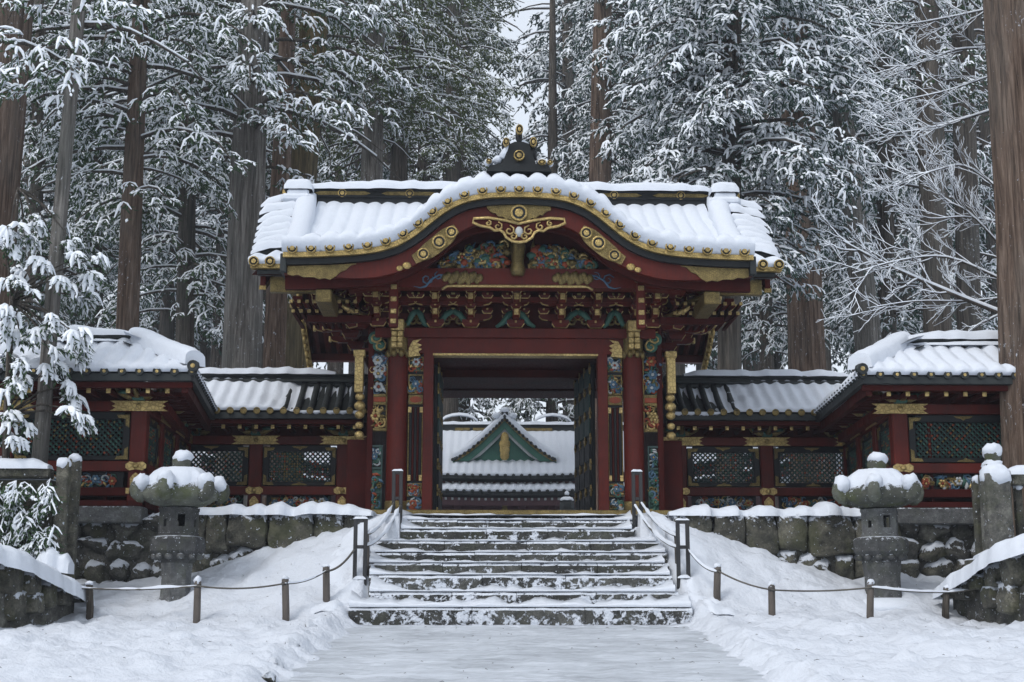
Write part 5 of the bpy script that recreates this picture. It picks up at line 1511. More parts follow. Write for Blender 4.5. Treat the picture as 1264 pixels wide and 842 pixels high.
for s, a, b, who in ((-1, (494, 624), (452, 674), 'left'), (1, (784, 624), (837, 676), 'right')):
    rope('hand_rope', 'snow covered hand rope between the two %s handrail frames, outer strand' % who, [(V3(a[0]-(8 if s < 0 else -8), a[1]-3, 21.7), V3(b[0], b[1]-14, 20.3), .10)], .018, [0], GR)
    rope('hand_rope', 'snow covered hand rope between the two %s handrail frames, inner strand' % who, [(V3(a[0], a[1], 21.65), V3(b[0], b[1], 20.25), .13)], .020, [0], GR)

# ------------------------------------------------------------------ low flanking walls and balustrades
def flank(s, label, pts, n):
    """pts: list of (x, y_top, y_bottom, d) along the wall from the frame edge inwards"""
    root = thing('flanking_wall', label, 'stone wall', P(pts[1][0], pts[1][2], pts[1][3]), 'low stone walls at the path sides')
    def at(t):
        q = t*(len(pts)-1); i = min(int(q), len(pts)-2); f = q-i; a, b = pts[i], pts[i+1]
        return [lerp(a[j], b[j], f) for j in range(4)]
    top = []
    core = MB(); g = []
    for t in np.linspace(0, 1, 24):
        x, yt, yb, d = at(t); T_, B_ = P(x, yt+9, d), P(x, yb, d); top.append(T_)
        g.append([T_+Vector((0,.5,-.02)), T_+Vector((0,.08,-.02)), Vector((B_.x, d+.08, B_.z-.3)), Vector((B_.x, d+.5, B_.z-.3))])
    core.grid(g, 0, False, flip=(s > 0)); part('wall_core', core, M['stone'], root)
    for i in range(n):
        for r in range(3):
            t = (i+.5+.25*(r % 2))/n
            if t > 1: continue
            x, yt, yb, d = at(t); T_, B_ = P(x, yt+9, d), P(x, yb, d); H = T_.z-B_.z
            w = abs(P(at(0)[0], 700, d).x-P(at(1)[0], 700, d).x)/n; rows_ = 2 if H > .35 else 1
            if r >= rows_: continue
            zc = T_.z - H*(r+.5)/rows_
            stone(root, (T_.x, d+.18, zc), (w*1.08, .42, H/rows_*1.08+.02), BLK)
    sn = MB(); ff = []
    for i in range(len(top)-1):
        for j in range(3): ff.append(top[i].lerp(top[i+1], j/3)+Vector((0,.2,-.02)))
    snow_lump(sn, ff, .66, .21, 9, jit=.12, sag=.09); part('snow_cap', sn, M['snow'], root)
flank(-1, 'low mossy stone wall with thick snow top at far left of the path', [(-120, 645, 820, 16.6), (0, 685, 768, 17.8), (52, 712, 748, 18.9), (90, 731, 741, 19.8)], 7)
flank(1, 'low mossy stone wall with thick snow top at far right of the path', [(1380, 630, 800, 16.6), (1264, 673, 760, 17.8), (1216, 703, 742, 19.0), (1178, 722, 735, 19.9)], 7)

def pillar(root, x0, x1, yt, yb, d, m='stone_moss', n=7, cap=True):
    a, b = P(x0, yb, d), P(x1, yb, d); zt = zp(yt, d); zb = zp(yb, d); k = (b.x-a.x)/2; xc = (a.x+b.x)/2
    mb = MB(); g = []
    prof = [(1.0, zb-.3), (1.0, lerp(zb, zt, .3)), (.97, lerp(zb, zt, .6)), (1.0, zt-.06), (1.0, zt)]
    for f_, z in prof:
        g.append([(xc+k*f_*qx*(1+.03*fbm(z*3, qx, x0)), d+.02+k*f_*qy, z) for qx, qy in ((-1,-.8),(-.8,-1),(0,-1.02),(.8,-1),(1,-.8),(1,.8),(.8,1),(-.8,1),(-1,.8),(-1,-.8))])
    mb.grid(g, 0, False, flip=True); mb.add(g[-1][:9], [tuple(range(9))]); o = part('post', mb, M[m], root)
    sn = MB(); sn.lump((xc, d, zt-.02), (k*1.22, k*1.2, k*1.0), 0, 16, 8, .28); part('snow', sn, M['snow'], o)
    return o
# left: two posts, rail and ivy
root = thing('stone_balustrade', 'mossy stone balustrade with snow topped posts beside the left trees', 'balustrade', P(70, 708, 19.9), 'stone balustrades at the frame edges')
pillar(root, 63, 78, 572, 706, 19.8); pillar(root, 78, 91, 566, 708, 20.1)
mb = MB(); a, b = P(-140, 575, 19.9), P(64, 575, 19.9); mb.bbox(a.x, b.x, 19.8, 20.05, zp(592,19.9), zp(579,19.9), .02); ra = part('rail', mb, M['stone_moss'], root)
sn = MB(); snow_lump(sn, [(x, 19.92, zp(579.5,19.9)) for x in np.arange(a.x, b.x, .08)], .36, .15, 9, jit=.2, sag=.02); part('snow', sn, M['snow'], ra)
mb = MB(); mb.bbox(a.x, b.x, 19.95, 20.2, zp(740,19.9), zp(592,19.9), .02); part('infill_slab', mb, M['stone_moss'], root)
sn = MB(); snow_lump(sn, [(P(50+2*q, 700, 19.7).x, 19.62, zp(690+q*.3, 19.7)-.05) for q in range(21)], .35, .2, 9, jit=.4, sag=.1); part('snow', sn, M['snow'], root)
# right: large post with finial, thin post, rails
root = thing('stone_balustrade', 'stone balustrade with rounded finial post before the big right trunk', 'balustrade', P(1232, 680, 19.4), 'stone balustrades at the frame edges')
pillar(root, 1219, 1250, 584, 690, 19.3, 'stone'); pillar(root, 1207, 1219, 590, 690, 19.6, 'stone_moss')
o = pillar(root, 1216, 1236, 572, 590, 19.75, 'lantern_roof')
mb = MB(); c = P(1226, 572, 19.75); k = mpp(572, 19.75)
mb.lathe([(8*k, c.z-.05), (7*k, c.z), (10*k, c.z+.06), (11*k, c.z+.13), (7*k, c.z+.22), (1*k, c.z+.26)], 12, (c.x, 19.75, 0)); fi = part('finial', mb, M['lantern_roof'], root)
sn = MB(); sn.lump((c.x-.01, 19.75, c.z+.17), (11.6*k, 11.6*k, 11*k), 0, 14, 8, .28); part('snow', sn, M['snow'], fi)
mb = MB(); a, b = P(1248, 580, 19.5), P(1400, 580, 19.5); mb.bbox(a.x, b.x, 19.42, 19.7, zp(598,19.5), zp(583,19.5), .02); ra = part('rail', mb, M['stone_moss'], root)
sn = MB(); snow_lump(sn, [(x, 19.56, zp(583.5,19.5)) for x in np.arange(a.x-.05, b.x, .08)], .38, .15, 9, jit=.2, sag=.02); part('snow', sn, M['snow'], ra)
for x in (1262, 1284, 1310): pillar(root, x-4, x+5, 598, 690, 19.55, 'stone_moss')
mb = MB(); a = P(1205, 690, 19.3); b = P(1400, 690, 19.3); mb.bbox(a.x, b.x, 19.1, 19.8, zp(705,19.3), zp(688,19.3), .02); pl_ = part('base_stone', mb, M['stone_moss'], root)
sn = MB(); snow_lump(sn, [(x, 19.25, zp(689,19.3)) for x in np.arange(a.x, b.x, .08)], .45, .16, 9, jit=.35, sag=.05); part('snow', sn, M['snow'], pl_)

# ------------------------------------------------------------------ far hall seen through the gate
DH = 50.0
hall = thing('far_hall', 'distant temple hall with snowy roofs and green gable seen through the gate', 'temple hall', P(624, 640, DH))
XH = P(624, 560, DH).x
def hxo(a, y): return a*mpp(y, DH)
def Zh(y, d=DH): return zp(y, d)
# wall
mb = MB(); mb.bbox(XH-11, XH+11, DH+1.6, DH+2.0, Zh(700), Zh(608, DH+1.6), .02); part('wall', mb, M['hallwall'], hall)
for off in (-60, -22, 22, 60, 100, -100):
    mb = MB(); x = XH+hxo(off, 620); mb.bbox(x-.14, x+.14, DH+1.45, DH+1.62, Zh(700), Zh(609, DH+1.5), .02); part('column', mb, M['hallwall'], hall)
for off in (-41, 0, 22, 41):
    mb = MB(); x = XH+hxo(off, 615); mb.bbox(x-.45, x+.45, DH+1.38, DH+1.46, Zh(617, DH+1.4), Zh(614.5, DH+1.4), .01); part('gilt_fitting', mb, M['gold2'], hall)
mb = MB(); x = XH; mb.prism([(x-.14, Zh(628)), (x+.14, Zh(628)), (x+.08, Zh(622)), (x+.2, Zh(618)), (x-.2, Zh(618)), (x-.08, Zh(622))], DH+1.3, DH+1.4); part('gilt_strut', mb, M['gold2'], hall)
def hall_roof(name, ye, yr, d0, d1, curve, dots_sp, th=.16):
    xs = np.linspace(-11, 11, 340)
    def up(x): return curve*max(0, (abs(x)/11))**2.4
    sn = MB(); g = []
    def zf(t): return lerp(Zh(ye, d0), Zh(yr, d1), .78*t+.22*t*t)
    us = xs
    sheet(sn, lambda u, v: Vector((XH+u, lerp(d0, d1, max(0, v)), zf(max(0, v))+up(u)*(1-max(0, v)))), lambda u, v: th+.035*math.cos(2*pi*u/.30)*(1-.6*v), us, [(0, FW*0, 0), (0, FW*.06, .5), (.01, Vector(), .95)] + [(v, Vector(), 1) for v in np.linspace(.06, 1, 8)])
    rf = part(name, sn, M['snow'], hall)
    mb = MB(); g = [[(XH+u, d0-.02, zf(0)+up(u)+.02), (XH+u, d0-.02, zf(0)+up(u)-.10), (XH+u, d0+.5, zf(0)+up(u)-.18), (XH+u, d0+1.6, zf(0)+up(u)-.2)] for u in xs[::6]]; mb.grid(g, 0, False); part('eave', mb, M['tile'], rf)
    mb = MB()
    for u in np.arange(-10.8, 10.8, .30): mb.blob((XH+u, d0-.05, zf(0)+up(u)+.02), (.075,.05,.075), 0, 6, 3)
    part('tile_ends', mb, M['tile'], rf, 'stuff')
    mb = MB()
    for u in np.arange(-10.8, 10.8, .24): mb.bbox(XH+u-.04, XH+u+.04, d0+.25, d0+.3, zf(0)+up(u)-.28, zf(0)+up(u)-.19, .01)
    part('rafter_tips', mb, M['cwhite'], rf, 'stuff')
    mb = MB(); g = [[(XH+u, d0+.3, zf(0)+up(u)-.18), (XH+u, d0+.3, zf(0)+up(u)-.46)] for u in xs[::6]]; mb.grid(g, 0, False); part('frieze', mb, M['hallwall'], rf)
    return rf
hall_roof('lower_roof', 607.5, 595, DH-.4, DH+1.7, 1.3, .3)
hall_roof('upper_roof', 588, 536, DH+.4, DH+5.2, 1.3, .3)
dr = DH+5.4
mb = MB(); mb.bbox(XH-8, XH+8, dr-.25, dr+.25, Zh(538,dr), Zh(525,dr), .03); hr = part('ridge', mb, M['tile'], hall)
sn = MB(); snow_lump(sn, [(XH+x, dr, Zh(525.5,dr)) for x in np.arange(-8, 8, .2)], .7, .16, 7, jit=.15); part('snow', sn, M['snow'], hr)
for off in (-50, -28, 34, 52):
    mb = MB(); x = XH+hxo(off*1.1, 530); mb.bbox(x-.3, x+.3, dr-.3, dr-.25, Zh(533,dr), Zh(529.5,dr), .01); part('gilt_plate', mb, M['gold2'], hr)
    
for off in (-54, 62):
    sn = MB(); x = XH+hxo(off*1.1, 525); snow_lump(sn, [(x+.8*math.cos(a), dr, Zh(526,dr)+.42*math.sin(a)) for a in np.linspace(0, pi, 9)], .3, .12, 6, jit=.1); part('snow', sn, M['snow'], hr)
# triangular gable
dg = DH+1.6
L_ = [(0,515),(8,523.5),(18,533),(30,544),(44,555.5),(58,564.5),(64,567)]
def gpt(a, y, o=0): return (XH + a*mpp(y, dg), Zh(y, dg)+o)
prof = [gpt(-a, y) for a, y in L_[::-1]] + [gpt(a, y) for a, y in L_[1:]]
mb = MB(); mb.strip(prof, [(x, Zh(568.5, dg)) for x, z in prof], dg+.35, dg+.4); gb = part('gable', mb, M['green'], hall)
for nm, o0, o1, y0, m in (('gable_edge', -.02, -.13, -.02, M['gold2']), ('gable_bargeboard', -.13, -.42, .06, M['green']), ('gable_inner', -.42, -.55, .14, M['cwhite'])):
    mb = MB(); mb.strip([(x, z+o0) for x, z in prof], [(x, max(z+o1, Zh(568.6, dg)-.02)) for x, z in prof], dg+y0, dg+y0+.14); part(nm, mb, m, gb)
fine = []
for i in range(len(prof)-1):
    for j in range(5): fine.append((lerp(prof[i][0], prof[i+1][0], j/5), lerp(prof[i][1], prof[i+1][1], j/5)))
mb = MB()
for x, z in fine[::2]: mb.blob((x, dg-.05, z-.02), (.07,.05,.07), 0, 6, 4)
part('gable_tile_ends', mb, M['tile'], gb, 'stuff')
sn = MB(); g = []
for x, z in fine + [prof[-1]]:
    g.append([(x, dg-.06, z+.0), (x, dg-.12, z+.14), (x, dg+.05, z+.30), (x, dg+1.0, z+.33), (x, dg+3.4, z+.34)])
sn.grid(g, 0, True); part('gable_snow', sn, M['snow'], gb)
mb = MB(); snl = [(x*1.0, dg+1.2, z+.36) for x, z in fine]; mb.tube(snl, .08, 6, 0); part('gable_ridge', mb, M['tile'], gb)
for y, w, h in ((541, .16, .24), (548.5, .22, .22), (555.5, .20, .22), (562, .18, .20)):
    mb = MB(); mb.blob((XH, dg+.0, Zh(y, dg)), (w, .06, h), 0, 10, 6); part('gilt_pendant', mb, M['gold'], gb)
mb = MB(); mb.bbox(XH-.13, XH+.13, dg-.1, dg+.3, Zh(516,dg), Zh(507,dg), .05); mb.bbox(XH-.3, XH+.3, dg-.05, dg+.3, Zh(518,dg), Zh(513,dg), .05); to = part('gable_ornament', mb, M['tile'], gb)
sn = MB(); sn.blob((XH, dg, Zh(506.5,dg)), (.18,.16,.12), 0, 10, 6); sn.blob((XH-.3, dg, Zh(513,dg)), (.16,.15,.12), 0, 8, 5); sn.blob((XH+.3, dg, Zh(513,dg)), (.16,.15,.12), 0, 8, 5); part('snow', sn, M['snow'], to)
# small lantern in the inner court
ld = 38.0; c = P(700, 640, ld); kk = mpp(620, ld)
root = thing('court_lantern', 'small snow topped bronze lantern seen through the open gate', 'lantern', c)
mb = MB(); mb.lathe([(.12, c.z-.8), (.12, zp(636,ld)), (.3, zp(633,ld)), (.3, zp(629,ld))], 6, (c.x, ld, 0), smooth=False); part('shaft', mb, M['tile'], root)
mb = MB(); mb.lathe([(9*kk, zp(630,ld)), (9*kk, zp(622,ld)), (8*kk, zp(619,ld))], 6, (c.x, ld, 0), smooth=False); part('fire_box', mb, M['tile'], root)
mb = MB(); mb.lathe([(9*kk, zp(619.5,ld)), (9.5*kk, zp(618.5,ld)), (5*kk, zp(614,ld)), (2*kk, zp(611,ld)), (2*kk, zp(608,ld))], 6, (c.x, ld, 0), smooth=False); part('lantern_roof', mb, M['tile'], root)
sn = MB(); sn.blob((c.x, ld, zp(617,ld)), (8.6*kk, 8.6*kk, 4.4*kk), 0, 12, 6, .05); sn.blob((c.x, ld, zp(609,ld)), (3*kk, 3*kk, 3*kk), 0, 10, 6); part('snow', sn, M['snow'], root)

# ------------------------------------------------------------------ needles and twigs fallen on the snow
mb = MB(); rl = random.Random(77)
for k in range(420):
    d = 11.5 + 9.8*rl.random()**.8; x = rl.uniform(-6.5, 7.2)
    if abs(x-XG) < 2.6 and d > 19.2: continue
    l, r = path_edge(d); on = l < x < r
    if on and rl.random() < .5: continue
    z = (ZB+SLOPE*(d-D_STEP)+.02) if on else gz(x, d)+.006
    a = rl.uniform(0, pi); L = rl.choice((.008,.012,.018,.03)); dx, dy = math.cos(a)*L, math.sin(a)*L
    mb.tube([(x-dx, d-dy, z), (x+dx*.2, d+dy*.1, z+.008), (x+dx, d+dy, z+.002)], [.002,.0035,.0015], 3, 0, False, False)
o = link('fallen_needles', mb.mesh('fallen_needles', M['bark_dark'])); o['kind'] = 'stuff'; o['label'] = 'needles and twigs scattered over the snow'; o['category'] = 'litter'
# ------------------------------------------------------------------ forest
def spray_template(seed, nr, nt, droop, snow_p, fl=.20, fw=.030, rw=.055, rh=1.0, seg=3, nl=3):
    """bough tip, root at the origin, pointing along +x, about 1 long: nr drooping shoots carrying a ridge of snow,
    with nt fine needle tufts hanging from them.  returns verts, tris, material index (0 needles, 1 snow)"""
    r = random.Random(seed)
    vs, fs, ms = [], [], []
    shoots = []
    for i in range(nr):
        an = (i/(nr-1)-.5)*1.75 + r.uniform(-.18,.18) if nr > 1 else 0
        L = r.uniform(.75, 1.0)*(1-.38*abs(an)); x0 = r.uniform(0, .22)
        dv = Vector((math.cos(an), math.sin(an), 0)); pts = []
        dr = droop*r.uniform(.7, 1.25)
        for j in range(seg+1):
            q = j/seg; pts.append(Vector((x0, 0, 0)) + dv*(L*q*(1-.22*dr*q)) + Vector((r.uniform(-.03,.03), r.uniform(-.03,.03), L*(.06*q - dr*q*q*.75))))
        shoots.append(pts)
        if r.random() < snow_p:                  # ridge of snow
            j0 = r.choice((0, 0, 1)) if seg > 2 else 0; prev = None
            for j in range(j0, seg+1):
                t = (pts[min(j+1, seg)]-pts[max(j-1, 0)]).normalized(); side = t.cross(Vector((0,0,1))).normalized(); up = side.cross(t)
                w = rw*r.uniform(.65, 1.35)*(.45 if j == j0 else .35 if j == seg else 1.0); h = w*rh*r.uniform(.8, 1.2)
                o = len(vs); p = pts[j]
                vs += [p+side*w-up*h*.35, p+side*w*.5+up*h*.8, p-side*w*.5+up*h*.8, p-side*w-up*h*.35]
                if prev is not None:
                    for k in range(3): fs += [(prev+k, prev+k+1, o+k+1), (prev+k, o+k+1, o+k)]; ms += [1, 1]
                prev = o
    for i in range(nt):                          # needle tufts
        pts = shoots[i % nr]; q = r.uniform(.1, 1.0)*seg; j = min(int(q), seg-1); c = pts[j].lerp(pts[j+1], q-j)
        t = (pts[j+1]-pts[j]).normalized(); an = math.atan2(t.y, t.x) + r.uniform(-1.1, 1.1); dp = r.uniform(.1, 1.25)
        c = c + Vector((0, 0, -r.uniform(.0, .05)))
        L = fl*r.uniform(.7, 1.4); w = fw*r.uniform(.75, 1.3)
        t_ = Vector((math.cos(an)*math.cos(dp), math.sin(an)*math.cos(dp), -math.sin(dp)))
        side = t_.cross(Vector((0,0,1))).normalized(); up = side.cross(t_)
        e = c + t_*L; m = c + t_*L*.5; o = len(vs)
        vs += [c, m+side*w, m-side*w, m-up*w*.9, e]
        for f in ((0,2,1),(0,1,3),(0,3,2),(4,1,2),(4,3,1),(4,2,3)): fs.append(tuple(o+k for k in f)); ms.append(0)
        if i < nl:                               # a little snow caught on some tufts
            o = len(vs); sw = w*1.3; sh = w*1.2; mm = c+t_*L*.45
            vs += [c, mm+side*sw-up*sh*.3, mm+side*sw*.5+up*sh*.75, mm-side*sw*.5+up*sh*.75, mm-side*sw-up*sh*.3, c+t_*L*.95]
            for f in ((0,2,1),(0,3,2),(0,4,3),(5,1,2),(5,2,3),(5,3,4)): fs.append(tuple(o+k for k in f)); ms.append(1)
    return np.array([tuple(v) for v in vs]), np.array(fs, dtype=np.int64), np.array(ms, dtype=np.int32)

T_FULL = [spray_template(i, 4, 17, d, .68, .25, .046, .054, 1.0, 3, 4) for i, d in enumerate((.55, .8, 1.0, .7, .9))]   # snow laden
T_MID = [spray_template(20+i, 4, 16, d, .55, .25, .048, .046, .95, 2, 3) for i, d in enumerate((.5, .7, .95))]        # half covered
T_GREEN = [spray_template(40+i, 4, 18, d, .30, .26, .052, .040, .9, 2, 3) for i, d in enumerate((.45, .65, .85))]
T_FAR = [spray_template(60+i, 3, 13, d, .62, .27, .060, .052, .95, 2, 4) for i, d in enumerate((.5, .75, .95))]
T_FARG = [spray_template(80+i, 3, 13, d, .30, .27, .064, .050, .9, 2, 2) for i, d in enumerate((.5, .75))]
T_BIG = [spray_template(90+i, 5, 26, d, .9, .27, .042, .085, 1.1, 4, 6) for i, d in enumerate((.8, 1.05, .95, .7))]   # heavy clumps close by
TRI = [0]; NSP = [0]
def crown_mesh(name, items, templates, mats):
    """items: array rows (x, y, z, yaw, pitch, scale)"""
    items = np.asarray(items); NSP[0] += len(items); k = rng.integers(0, len(templates), len(items))
    VV, FF, MM = [], [], []; off = 0
    for ti, (tv, tf, tm) in enumerate(templates):
        it = items[k == ti]
        if not len(it): continue
        cy, sy, cp, sp = np.cos(it[:,3]), np.sin(it[:,3]), np.cos(it[:,4]), np.sin(it[:,4])
        # pitch about local y (positive droops), then yaw
        x = tv[None,:,0]*cp[:,None] + tv[None,:,2]*sp[:,None]; z = -tv[None,:,0]*sp[:,None] + tv[None,:,2]*cp[:,None]; y = np.broadcast_to(tv[None,:,1], x.shape)
        s = it[:,5][:,None]
        X = (x*cy[:,None] - y*sy[:,None])*s + it[:,0][:,None]; Y = (x*sy[:,None] + y*cy[:,None])*s + it[:,1][:,None]; Z = z*s + it[:,2][:,None]
        n = len(it); VV.append(np.stack([X, Y, Z], -1).reshape(-1, 3))
        FF.append((tf[None] + (np.arange(n)*len(tv))[:,None,None] + off).reshape(-1, 3)); MM.append(np.tile(tm, n)); off += n*len(tv)
    V_, F_, M_ = np.concatenate(VV), np.concatenate(FF), np.concatenate(MM)
    TRI[0] += len(F_)
    me = bpy.data.meshes.new(name)
    me.vertices.add(len(V_)); me.vertices.foreach_set('co', V_.astype(np.float32).ravel())
    me.loops.add(len(F_)*3); me.loops.foreach_set('vertex_index', F_.astype(np.int32).ravel())
    me.polygons.add(len(F_)); me.polygons.foreach_set('loop_start', np.arange(0, len(F_)*3, 3, dtype=np.int32)); me.polygons.foreach_set('loop_total', np.full(len(F_), 3, dtype=np.int32))
    for m in mats: me.materials.append(m)
    me.polygons.foreach_set('material_index', M_); me.polygons.foreach_set('use_smooth', np.ones(len(F_), dtype=bool))
    me.update()
    return me

CULL = [True]
def in_view(p, mx=90, my=45):
    """inside the frame with a margin, and not wholly behind the gate or the side roofs"""
    if not CULL[0]: return True
    x, y = px(p)
    if not (-mx < x < 1264+mx and -my*1.5 < y < 640): return False
    if p.y > 27:
        if 430 < x < 850 and y > 300 and not (490 < x < 770 and 440 < y < 560 and p.y > 45): return False
        if y > 500 and not (490 < x < 770 and p.y > 45): return False
    return True

def trunk_mb(pts, rads, n=18, flute=.07, seed=0):
    """fluted, slightly irregular trunk through world points"""
    mb = MB(); P3 = [Vector(p) for p in pts]; out = []
    N_ = 26
    tt = np.linspace(0, len(P3)-1, N_)
    for t in tt:
        i = min(int(t), len(P3)-2); f = t-i
        c = P3[i].lerp(P3[i+1], f); r = lerp(rads[i], rads[i+1], f)
        row = []
        for k in range(n+1):
            a = 2*pi*(k % n)/n
            q = 1 + flute*mnoise.fractal(Vector((2.2*math.cos(a)+seed, 2.2*math.sin(a), c.z*.10)), .7, 2, 3) + flute*.5*math.cos(7*a+seed+c.z*.05)
            row.append((c.x+r*q*math.cos(a), c.y+r*q*math.sin(a), c.z))
        out.append(row)
    mb.grid(out, 0, True, flip=True)
    return mb
def cedar(label, spec, bark, leaf, tmpl, zr=None, limb=(2.2, 4.2), dens=1.0, size=(.55, .95), group=None, name='cedar_tree', seed=0, cone=.0, az=None, top=None, lod_tip=.30, bare=0, droop=.35):
    """spec: [(x, y, width px), ...] pixels down the trunk, and distance d last"""
    r = random.Random(seed*13+5)
    d = spec[-1]; q = spec[:-1]
    pts = [P(x, y, d) for x, y, w in q]; rad = [w*.5*mpp(y, d) for x, y, w in q]
    # continue down to the ground and up beyond the frame
    a, b = pts[-2], pts[-1]; gz_ = (ZT-.4 if d < 31 else gz(b.x, d)) if d > 21.9 else gz(b.x, d)
    if b.z > gz_:
        dv = (b-a)/max(1e-3, a.z-b.z); zz = b.z-gz_+.3
        pts.append(b + dv*zz*.6 if dv.length < 1.3 else b-Vector((0,0,zz))); pts[-1].z = gz_-.3; rad.append(rad[-1]*1.22)
    a, b = pts[0], pts[1]; up = (a-b)/max(1e-3, a.z-b.z)
    H = top or (a.z + 9)
    pts.insert(0, a + up*(H-a.z)); rad.insert(0, rad[0]*.5)
    base = Vector(pts[-1]); base.z = gz_
    root = thing(name, label, 'tree', base, group)
    part('trunk', trunk_mb(pts[::-1], rad[::-1], seed=seed*3.7), M[bark], root)
    def axis_at(z):
        for i in range(len(pts)-1):
            if pts[i].z >= z >= pts[i+1].z:
                f = (pts[i].z-z)/max(1e-6, pts[i].z-pts[i+1].z); return pts[i].lerp(pts[i+1], f), lerp(rad[i], rad[i+1], f)
        return Vector((pts[0].x, pts[0].y, z)), rad[0]*.5
    if zr is None: return root
    z0, z1 = zp(zr[1], d), zp(zr[0], d)
    lim = MB(); items = []
    z = z0
    while z < z1:
        z += r.uniform(.16, .34)/(dens*(1.22 if CULL[0] else .9))
        c, rr = axis_at(z); f = (z-z0)/max(.1, z1-z0)
        L = r.uniform(*limb)*(1-cone*f)*(.62+.38*min(1, f*4))
        an = r.uniform(0, 2*pi) if az is None else r.uniform(*az)
        rise = r.uniform(.05, .32); dv = Vector((math.cos(an), math.sin(an), 0))
        lp = []
        for t in np.linspace(0, 1, 6):
            lp.append(c + dv*(L*t*(1-.1*t)) + Vector((.08*L*fbm(t*2, an*3, z)*t, .08*L*fbm(t*2, an*3+9, z)*t, L*(rise*t - (rise+droop)*t*t*.9))))
        if not any(in_view(p, 120, 60) for p in lp): continue
        r0 = .018+.011*L
        lim.tube(lp, [r0*(1-.75*t) for t in np.linspace(0, 1, 6)], 4, 0, True, False)
        if r.random() < .8: lim.tube([p+Vector((0,0,r0*.8)) for p in lp[:5]], [r0*.75*(1-.5*t) for t in np.linspace(0, 1, 5)], 4, 1, True, False)
        if r.random() < bare: continue
        if dv.y > .25 and r.random() < .6: continue      # far side, hidden by the near boughs
        n = max(4, int(L/lod_tip))
        for i in range(n):
            t = lerp(.22, 1.0, (i+r.random()*.8)/n); t = min(t, 1.0)
            j = min(int(t*5), 4); p = lp[j].lerp(lp[j+1], t*5-j)
            for sg in (-1, 1):
                ya = an + sg*r.uniform(.2, 1.5) + r.uniform(-.4, .4); off = r.uniform(0, .62)*(1.2-t*.6)
                pp_ = p + Vector((math.cos(an+sg*1.4)*off, math.sin(an+sg*1.4)*off, -off*.35+r.uniform(-.32, .20)))
                if not in_view(pp_): continue
                items.append((pp_.x, pp_.y, pp_.z, ya, r.uniform(-.25, .75), r.uniform(*size)*.74*(1.05-.25*t)))
    if lim.v: part('limbs', lim, [M['bark_dark'], M['tree_snow']], root)
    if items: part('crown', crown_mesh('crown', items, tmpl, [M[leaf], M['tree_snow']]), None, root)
    return root

F1, F2, F3, FF, FG = T_FULL, T_MID, T_GREEN, T_FAR, T_FARG
# --- trees one can tell apart
cedar('massive brown cedar trunk cut by the left edge of the photo', [(-8,0,92),(-30,270,92),(-44,440,100), 27.0], 'bark_brown', 'leaf', F1, seed=1)
cedar('slim leaning conifer trunk in front of the left wing', [(98,0,17),(82,180,17),(67,350,18),(50,560,19), 20.6], 'bark_grey', 'leaf', F1, (-60, 150), (1.2, 2.6), .7, (.45,.8), seed=2)
cedar('straight reddish cedar trunk rising behind the left wing roof', [(174,0,19),(163,250,25),(157,410,28), 30.0], 'bark_brown', 'leaf', F2, (-70, 250), (2.0, 4.0), 1.25, (.5,.85), seed=3)
cedar('thick grey cedar trunk left of the gate roof end', [(316,0,36),(306,240,44),(298,455,48), 32.0], 'bark_grey', 'leaf', F1, (-60, 215), (2.4, 4.6), 1.2, (.55,.9), seed=4)
cedar('narrow brownish trunk between the grey trunk and gate roof', [(352,100,20),(345,250,24),(338,455,27), 34.0], 'bark_brown', 'leaf_blue', F2, seed=5)
cedar('broad mossy trunk behind the left end of the gate ridge', [(390,0,36),(381,120,33),(374,220,33), 38.0], 'bark_gold', 'leaf_olive', F3, (-60, 165), (2.0, 4.0), .9, (.55,.9), seed=6)
cedar('pale trunk behind the gate ridge left of centre', [(466,0,22),(462,100,25),(459,215,27), 43.0], 'bark_grey', 'leaf_olive', F3, (-60, 200), (2.5, 4.8), 1.3, (.6,.95), seed=7)
cedar('darker trunk close beside the pale trunk behind the gate', [(498,0,18),(495,100,20),(492,215,21), 46.0], 'bark_dark', 'leaf_olive', F3, (-60, 180), (2.5, 4.8), 1.1, (.6,.95), seed=8)
cedar('olive green cedar with spreading crown left of the sky gap', [(561,0,18),(560,110,20),(558,215,22), 60.0], 'bark_dark', 'leaf_olive', F3, (-60, 215), (1.8, 3.2), 1.3, (.6,.95), seed=9)
cedar('tall straight cedar right of the gable ornament', [(744,0,22),(742,100,25),(740,230,28), 46.0], 'bark_brown', 'leaf_blue', F2, (-60, 205), (1.8, 4.0), 1.0, (.6,.95), seed=10, az=(-pi*.62, pi*.62))
cedar('heavily snow laden conifer behind the right half of the gate roof', [(905,0,20),(903,200,24),(900,380,28), 33.0], 'bark_dark', 'leaf_blue', F1, (-60, 330), (2.4, 4.3), 1.9, (.6,1.0), seed=11, az=(pi*.85, pi*2.15))
cedar('stout fluted cedar trunk right of the gate roof', [(976,0,36),(985,150,40),(993,380,44), 37.0], 'bark_brown', 'leaf_blue', F1, (-60, 150), (2.2, 4.4), 1.3, (.55,.95), seed=12)
cedar('grey cedar trunk leaning left above the right gallery roof', [(1026,40,22),(1045,180,27),(1073,430,34), 38.0], 'bark_grey', 'leaf_blue', F1, (-60, 120), (2.2, 4.2), 1.2, (.55,.95), seed=13)
cedar('dark cedar trunk behind the bare branches on the right', [(1143,0,28),(1149,200,31),(1157,410,34), 35.0], 'bark_dark', 'leaf', F2, (-60, 110), (2.0, 3.8), .9, (.5,.85), seed=14)
cedar('second dark cedar trunk behind the bare branches, nearer the big trunk', [(1188,0,26),(1192,200,28),(1197,410,30), 39.0], 'bark_dark', 'leaf', F2, (-60, 80), (2.0, 3.6), .9, (.5,.85), seed=15)
